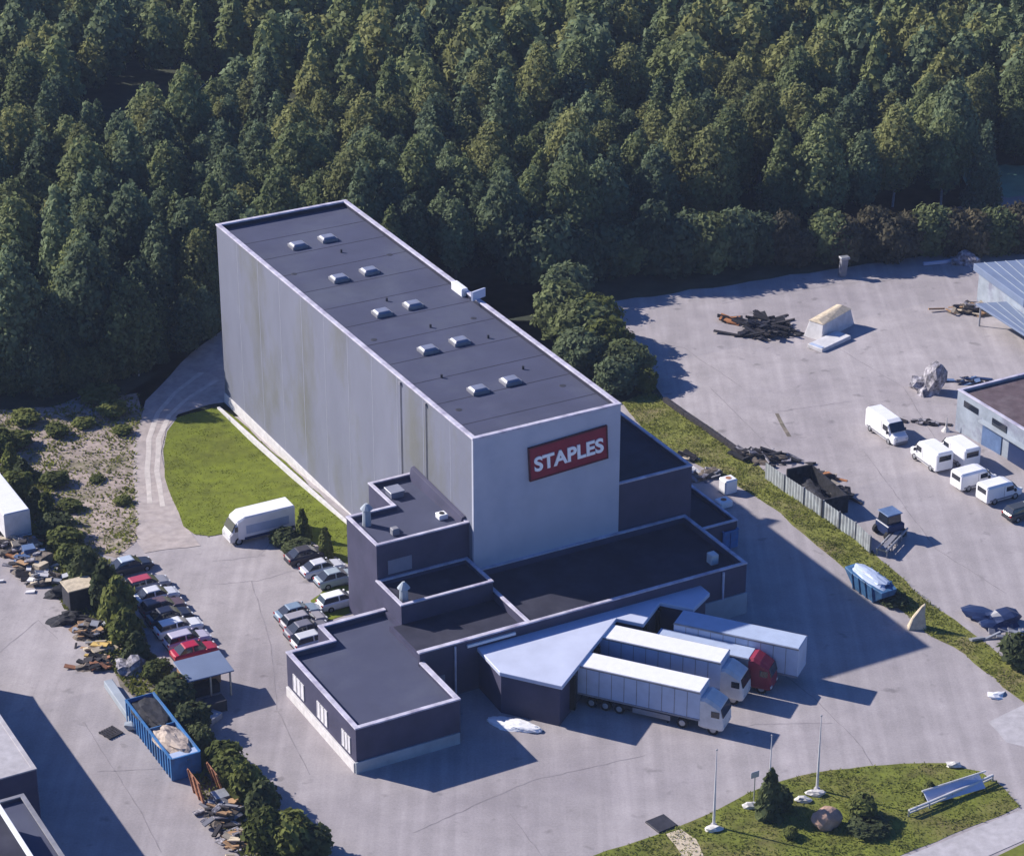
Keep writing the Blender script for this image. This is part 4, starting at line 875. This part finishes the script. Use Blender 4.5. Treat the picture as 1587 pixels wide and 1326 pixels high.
for i, (kind, h, r, m, tm, z0) in enumerate((('birch', 15, 3.5, 'leaf_a', 'birch', 3.2), ('birch', 14, 3.3, 'leaf_b', 'bark', 2.6), ('birch', 16, 3.8, 'leaf_c', 'birch', 3.6), ('cone', 16.5, 3.7, 'leaf_b', 'bark', 1.2), ('birch', 13.5, 3.8, 'leaf_c', 'bark', 2.6), ('oval', 14, 3.9, 'leaf_a', 'bark', 2.8), ('cone', 15, 3.4, 'leaf_a', 'bark', 1.5), ('oval', 15, 3.4, 'leaf_b', 'birch', 3.4))):
    V = leaf_arrays(100+i, h, r, kind, 60, 76, .54, z0); PROTO.append((quads_mesh('crown', V, m), trunk_mesh('trunk', h, .21, tm, i), h, kind, m, V, leaf_arrays(300+i, h, r, kind, 34, 34, .95, z0)))
def copy_tree(crown, trunk, name, loc, rz, sc, label, cat='tree', group=None, szz=1.0):
    t = bpy.data.objects.new(name, trunk); COL.objects.link(t); t.location = loc; t.rotation_euler = (0, 0, rz); t.scale = (sc, sc, sc*szz)
    t = t
    e = bpy.data.objects.new(name, None); COL.objects.link(e); e.empty_display_size = .5
    e.location = loc; e.rotation_euler = (0, 0, rz); e.scale = (sc, sc, sc*szz); tag(e, label, cat, group)
    t.name = 'trunk'; t.parent = e; t.location = (0, 0, 0); t.rotation_euler = (0, 0, 0); t.scale = (1, 1, 1)
    c = bpy.data.objects.new('crown', crown); COL.objects.link(c); c.parent = e
    return e
# the forest
RF = random.Random(11)
EDGE = [(-700, 640), (-80, 622), (100, 606), (215, 582), (300, 530), (345, 500), (360, 480), (900, 412), (1000, 376), (1250, 352), (1450, 330), (1700, 322), (2400, 310)]
EP = [gp(*q) for q in EDGE]
FOREST = [(p.x, p.y) for p in EP]+[(420, 700), (-420, 700)]
CLEAR = [(p.x, p.y) for p in [gp(*q) for q in ((90, 165), (300, 120), (430, 100), (440, 140), (300, 270), (110, 285))]]
POND = [(p.x, p.y) for p in [gp(*q) for q in ((1485, 255), (1640, 250), (1640, 372), (1540, 345), (1505, 312))]]
spots = []; cell = {}
for _ in range(90000):
    x = RF.uniform(-130, 160); y = RF.uniform(235, 470)
    if not inpoly(x, y, FOREST) or inpoly(x, y, CLEAR) or inpoly(x, y, POND): continue
    p = Vector((x, y, 0)); u, w = uw_of(p)
    if -4.5 < u < 19.5 and w < 64.5: continue
    if 19 < u < 30 and w < 32: continue
    z = zg(p); a, b = proj((x, y, z)); c, d = proj((x, y, z+17))
    if a < -60 or a > 1650 or d > 760 or b < -10: continue
    k = (int(x//5), int(y//5)); ok = True
    dmin = 4.3 if y < 340 else 4.7
    for i in (-2, -1, 0, 1, 2):
        for j in (-2, -1, 0, 1, 2):
            for q in cell.get((k[0]+i, k[1]+j), ()):
                if (q[0]-x)**2+(q[1]-y)**2 < dmin**2: ok = False
    if ok: cell.setdefault(k, []).append((x, y)); spots.append((x, y, z))
spots = [(x, y, z, 1) for x, y, z in spots]
for k in range(44):
    f = k/43; q = f*5; i = min(4, int(q)); e0, e1 = [(-30, 618), (60, 612), (130, 603), (215, 580), (285, 540), (340, 505)][i:i+2]
    px = e0[0]+(e1[0]-e0[0])*(q-i)+RF.uniform(-12, 12); py = e0[1]+(e1[1]-e0[1])*(q-i)-RF.uniform(-4, 22)
    p = gp(px, py); spots.append((p.x, p.y, p.z, RF.uniform(.35, .55)))
spots.sort(key=lambda s: s[1])
print('forest spots', len(spots))
KIND = {'birch': 'leafy', 'oval': 'bushy', 'cone': 'pointed'}
TINT = {'leaf_a': 'mid-green', 'leaf_b': 'dark blue-green', 'leaf_c': 'olive-green'}
fv = []
for i, (x, y, z, small) in enumerate(spots):
    k = RF.randrange(len(PROTO)); sc = RF.uniform(.62, 1.02)*small; pr = None; szz = RF.uniform(.9, 1.12); rz = RF.uniform(0, 6.28); pr = PROTO[k]
    if i < 285:
        px, py = proj((x, y, z)); side = 'left of the tall warehouse' if px < 345 else ('behind the tall warehouse' if px < 900 else 'above the right-hand yard')
        lab = '%s %s tree in the forest %s' % (TINT[pr[4]], KIND[pr[3]], side)
        if small < 1: lab = 'low %s %s tree at the forest edge %s' % (TINT[pr[4]], KIND[pr[3]], side)
        copy_tree(pr[0], pr[1], 'forest_tree', (x, y, z-(1.2 if small < 1 else 0)), rz, sc*(1.25 if small < 1 else 1), lab, 'tree', 'trees of the forest', szz)
    else:
        V = pr[6].copy(); V *= np.array([sc, sc, sc*szz], dtype=np.float32); c, s_ = math.cos(rz), math.sin(rz)
        X = V[..., 0]*c-V[..., 1]*s_+x; Y = V[..., 0]*s_+V[..., 1]*c+y; fv.append((pr[4], np.stack([X, Y, V[..., 2]+z], -1)))
if fv:
    mats_ = sorted({m for m, _ in fv}); allV = []; idx = []
    for mi, m in enumerate(mats_):
        q = np.concatenate([v for mm, v in fv if mm == m]); allV.append(q); idx.append(np.full(len(q), mi, dtype=np.int32))
    me = quads_mesh('distant_forest', np.concatenate(allV).astype(np.float32), mats_[0]); me.materials.clear()
    for m in mats_: me.materials.append(M[m])
    me.polygons.foreach_set('material_index', np.concatenate(idx)); me.update()
    o = bpy.data.objects.new('distant_forest', me); COL.objects.link(o); tag(o, 'dense mass of farther forest trees along the top of the picture', 'forest', None, 'stuff')
# shrubs and small trees
SHR = {}
def shrub_proto(kind, m, leaf=.42, nc=34, nl=46):
    key = (kind, m)
    if key not in SHR:
        V = leaf_arrays(hash(kind) % 97 if False else len(SHR)+500, 3.0, 1.3 if kind != 'cone' else .95, kind, nc, nl, leaf, .15)
        SHR[key] = (quads_mesh('crown', V, m), trunk_mesh('trunk', 2.6, .09, 'bark', 40+len(SHR), 3))
    return SHR[key]
def shrub(px, py, h, wd, label, kind='round', m='leaf_d', group=None, cat='shrub', name='shrub'):
    cr, tr = shrub_proto(kind, m); e = copy_tree(cr, tr, name, gp(px, py), random.uniform(0, 6), 1, label, cat, group)
    k = wd/(2.6 if kind != 'cone' else 1.9); e.scale = (k, k, h/3.0); return e
GH = 'small trees and shrubs of the hedge between the two lots'
for px, py, h, wd, kind, m, lab in (
    (4, 702, 2.6, 3.0, 'round', 'leaf_d', 'low leafy shrub at the left edge, uppermost of the hedge'),
    (18, 728, 3.2, 2.0, 'cone', 'leaf_d', 'small pointed conifer at the upper end of the hedge, near the left edge'),
    (36, 742, 2.4, 2.4, 'cone', 'leaf_e', 'short dark conifer just below the uppermost pointed one'),
    (28, 768, 2.6, 2.8, 'round', 'leaf_d', 'round shrub right above the white box trailer'),
    (55, 790, 2.6, 2.2, 'cone', 'leaf_e', 'pointed dark conifer right of the white box trailer'),
    (74, 806, 3.2, 2.0, 'cone', 'leaf_d', 'taller pointed conifer next to the dirt field'),
    (88, 832, 2.4, 3.2, 'round', 'leaf_e', 'dark spreading shrub below the pointed conifers'),
    (104, 850, 2.2, 3.0, 'round', 'leaf_d', 'green round shrub above the tall dark conifers'),
    (112, 880, 2.4, 2.6, 'round', 'leaf_d', 'olive shrub beside the scrap strip'),
    (136, 918, 4.8, 3.0, 'birch', 'leaf_e', 'tall dark tree at the hedge bend, left of the pair'),
    (166, 944, 5.0, 3.0, 'birch', 'leaf_e', 'tall dark tree next to the parked cars, right of the pair'),
    (186, 972, 5.2, 3.4, 'birch', 'leaf_d', 'broad tall tree hiding the ends of the parked cars'),
    (198, 998, 3.6, 2.8, 'birch', 'leaf_d', 'mid-height tree beside the dark and silver scrap heap'),
    (214, 1030, 3.4, 2.6, 'cone', 'leaf_e', 'pointed dark tree above the shed'),
    (244, 1050, 1.6, 2.4, 'round', 'leaf_d', 'small round shrub left of the shed'),
    (272, 1098, 3.0, 3.2, 'round', 'leaf_e', 'dark shrub behind the far half of the long blue container'),
    (300, 1134, 2.8, 2.8, 'round', 'leaf_e', 'dark shrub behind the near half of the long blue container'),
    (310, 1160, 2.2, 2.2, 'round', 'leaf_e', 'low dark shrub at the near end of the blue container'),
    (348, 1188, 2.4, 2.6, 'round', 'leaf_d', 'brownish shrub right of the blue container'),
    (362, 1216, 3.0, 2.8, 'round', 'leaf_d', 'bright green shrub right of the timber panels'),
    (385, 1240, 3.6, 2.8, 'birch', 'leaf_d', 'upright green shrub in the lower hedge'),
    (408, 1262, 3.2, 2.8, 'birch', 'leaf_e', 'dark green shrub in the lower hedge, right of the upright one'),
    (415, 1312, 3.6, 3.4, 'birch', 'leaf_d', 'large bush at the lower end of the hedge, left'),
    (455, 1320, 3.4, 3.4, 'round', 'leaf_d', 'large bush at the lower end of the hedge, middle'),
    (488, 1326, 2.6, 2.6, 'round', 'leaf_e', 'large bush at the lower end of the hedge, right')):
    shrub(px, py, h, wd, lab, kind, m, GH)
for px, py, h, wd, m, lab in ((470, 835, 3.4, 1.6, 'leaf_d', 'slim green conifer between the white van and the stair block, left of two'), (505, 862, 3.2, 1.6, 'leaf_d', 'slim green conifer close to the stair block, right of two'),):
    shrub(px, py, h, wd, lab, 'cone', m, 'slim conifers by the stair block')
for px, py, h, wd, lab in ((440, 842, 1.5, 2.6, 'low dark hedge bush behind the white van'), (462, 858, 1.3, 2.8, 'low dark bush between the conifers and the silver cars')):
    shrub(px, py, h, wd, lab, 'round', 'leaf_e', 'low bushes by the stair block')
for px, py, h, wd, lab in ((155, 622, 1.9, 3.8, 'wide green shrub on the dirt field under the forest edge'), (175, 642, 1.5, 3.0, 'pale green shrub on the dirt field, next to the wide one'), (90, 674, 1.2, 2.3, 'round green bush on the upper dirt field'), (190, 672, .9, 1.9, 'low scrubby bush near the gravel track, upper'), (130, 660, .9, 2.2, 'low scrubby bush in the shade on the dirt field'), (85, 750, 1.3, 2.6, 'dark low bush in the middle of the dirt field'), (150, 745, .55, 1.5, 'tiny tuft in the middle of the dirt field'), (190, 780, .8, 1.7, 'low bush near the gravel track, lower'), (110, 790, 1.1, 2.2, 'low bush beside the pointed conifers'), (40, 655, 1.3, 3.0, 'low bush at the left edge under the forest'), (25, 690, 1.5, 3.2, 'green low bush above the uppermost conifer')):
    shrub(px, py, h, wd, lab, 'round', 'leaf_d', 'bushes on the dirt field')
for px, py, h, wd, kind, m, lab in ((1192, 1262, 4.4, 2.3, 'cone', 'leaf_e', 'dark upright bush around the middle pole of the grass island'), (1211, 1252, 2.0, 1.6, 'round', 'leaf_e', 'small dark bush touching the upright bush on the island'), (1336, 1266, 2.0, 2.2, 'round', 'leaf_d', 'yellow-green bush right of the pinkish boulder'), (1224, 1296, .8, 1.2, 'round', 'leaf_d', 'little yellowish tuft in front of the upright bush'), (1440, 1232, 1.4, 1.4, 'cone', 'leaf_d', 'small pointed bush at the end of the leaning board'), (1345, 1286, .9, 3.0, 'round', 'leaf_e', 'dark low ground cover in front of the yellow-green bush'), (1580, 1030, 3.0, 3.4, 'round', 'leaf_e', 'dark round bush at the right edge by the verge'), (1385, 935, .9, 2.4, 'round', 'leaf_e', 'low dark tuft next to the blue skip')):
    shrub(px, py, h, wd, lab, kind, m)
GB = 'bushy trees beside the tower at the yard corner'
for i, (px, py, h, wd, m) in enumerate(((870, 520, 7.5, 7.0, 'leaf_a'), (905, 548, 7.5, 7.0, 'leaf_a'), (938, 562, 6.5, 6.0, 'leaf_d'), (972, 590, 5.4, 5.5, 'leaf_a'), (925, 530, 6.5, 6.0, 'leaf_d'), (880, 478, 6.5, 6.0, 'leaf_b'), (1000, 605, 3.0, 3.0, 'leaf_d'), (955, 606, 4.5, 5.0, 'leaf_b'), (900, 580, 6.0, 6.0, 'leaf_b'), (855, 440, 10, 7, 'leaf_b'), (890, 436, 8, 6, 'leaf_b'))):
    key = ('biground', m)
    if key not in SHR: SHR[key] = (quads_mesh('crown', leaf_arrays(700+i, 3.0, 1.3, 'round', 60, 60, .26, .1), m), trunk_mesh('trunk', 2.6, .09, 'bark', 60+i, 4))
    e = copy_tree(SHR[key][0], SHR[key][1], 'bushy_tree', gp(px, py), i*1.7, 1, 'dense bushy tree in the clump between the tower and the yard corner', 'tree', GB); e.scale = (wd/2.9, wd/2.9, h/3.5)
GR = 'low trees lining the top of the yard'
RR = random.Random(5)
for i, px in enumerate(range(800, 1660, 34)):
    py = 432-(px-860)*.052 if px < 1100 else 420-(px-1100)*.055
    m = 'leaf_f' if px > 1180 else 'leaf_b'; key = ('biground', m)
    if RR.random() < .25: m = 'leaf_a'; key = ('biground', m)
    if key not in SHR: SHR[key] = (quads_mesh('crown', leaf_arrays(760+i, 3.0, 1.3, 'round', 60, 60, .26, .1), m), trunk_mesh('trunk', 2.6, .09, 'bark', 90+i, 4))
    py += 13 if px < 1130 else 10; h = RR.uniform(4.2, 6.2)*(1.5 if px < 1150 else 1.1); wd = RR.uniform(4.2, 5.6)*(1.15 if px < 1120 else 1)
    lab = 'brownish low tree in the row along the top of the yard, right part' if px > 1180 else 'dark shaded low tree in the row along the top of the yard, left part'
    if px > 1180 and m == 'leaf_a': lab = 'greener low tree in the row along the top of the yard, right part'
    e = copy_tree(SHR[key][0], SHR[key][1], 'hedgerow_tree', gp(px+RR.uniform(-8, 8), py-15+RR.uniform(-5, 3)), i*2.1, 1, lab, 'tree', GR); e.scale = (wd/2.6, wd/2.6, h/3)
# grass and weeds
def blades(name, label, polys, n, h, wdt, m, seed):
    rg = random.Random(seed); V = []
    for poly, share in polys:
        W3 = [gp(*q) for q in poly]; P2 = [(p.x, p.y) for p in W3]; xs = [p[0] for p in P2]; ys = [p[1] for p in P2]; k = 0
        while k < n*share:
            x = rg.uniform(min(xs), max(xs)); y = rg.uniform(min(ys), max(ys))
            if not inpoly(x, y, P2): continue
            f = .5+.5*math.sin(x*.9+2*math.sin(y*.7))*math.sin(y*.8+1.3*math.sin(x*.5))
            k += 1
            if rg.random() > .35+.65*f: continue
            z = zg((x, y))+.02; a = rg.uniform(0, 6.28); hh = h*rg.uniform(.4, 1.2)*(.6+.6*f); ww = wdt*rg.uniform(.5, 1.2); c, s = math.cos(a)*ww, math.sin(a)*ww; lx, ly = rg.uniform(-1.1, 1.1)*hh, rg.uniform(-1.1, 1.1)*hh
            V.append([(x-c, y-s, z), (x+c, y+s, z), (x+c*.4+lx, y+s*.4+ly, z+hh), (x-c*.4+lx, y-s*.4+ly, z+hh)])
    o = bpy.data.objects.new(name, quads_mesh(name, np.array(V, dtype=np.float32), m)); COL.objects.link(o); tag(o, label, 'grass', None, 'stuff')
blades('verge_grass', 'rough long grass growing on the verge beside the hoarding', [(VERGE, 1)], 15000, .20, .07, 'blade', 1)
blades('island_grass', 'tufted grass on the island in the lower right corner', [(ISLAND, 1)], 12000, .16, .07, 'blade', 2)
blades('lawn_grass', 'short mown grass of the lawn beside the long wall', [(LAWN, 1)], 9000, .10, .09, 'bladel', 3)
blades('field_weeds', 'dry weeds scattered over the dirt field', [(FIELD, 1)], 5200, .24, .15, 'blade', 4)
blades('hedge_weeds', 'weeds growing under the hedge trees', [(HEDGE, 1)], 14000, .4, .18, 'blade', 5)

# ================================================================== air
M['haze'] = bpy.data.materials.new('haze'); M['haze'].use_nodes = True
hn = M['haze'].node_tree; hn.nodes.remove(hn.nodes['Principled BSDF'])
pv = hn.nodes.new('ShaderNodeVolumePrincipled'); pv.inputs['Color'].default_value = (.55, .68, 1, 1); pv.inputs['Density'].default_value = .00011
hn.links.new(pv.outputs[0], hn.nodes['Material Output'].inputs['Volume'])
hz = MB(); hz.span(-650, 650, -90, 1210, -5, 130); ho = hz.build('haze', 'haze'); tag(ho, 'thin blue haze in the air over the forest', 'haze', None, 'stuff')
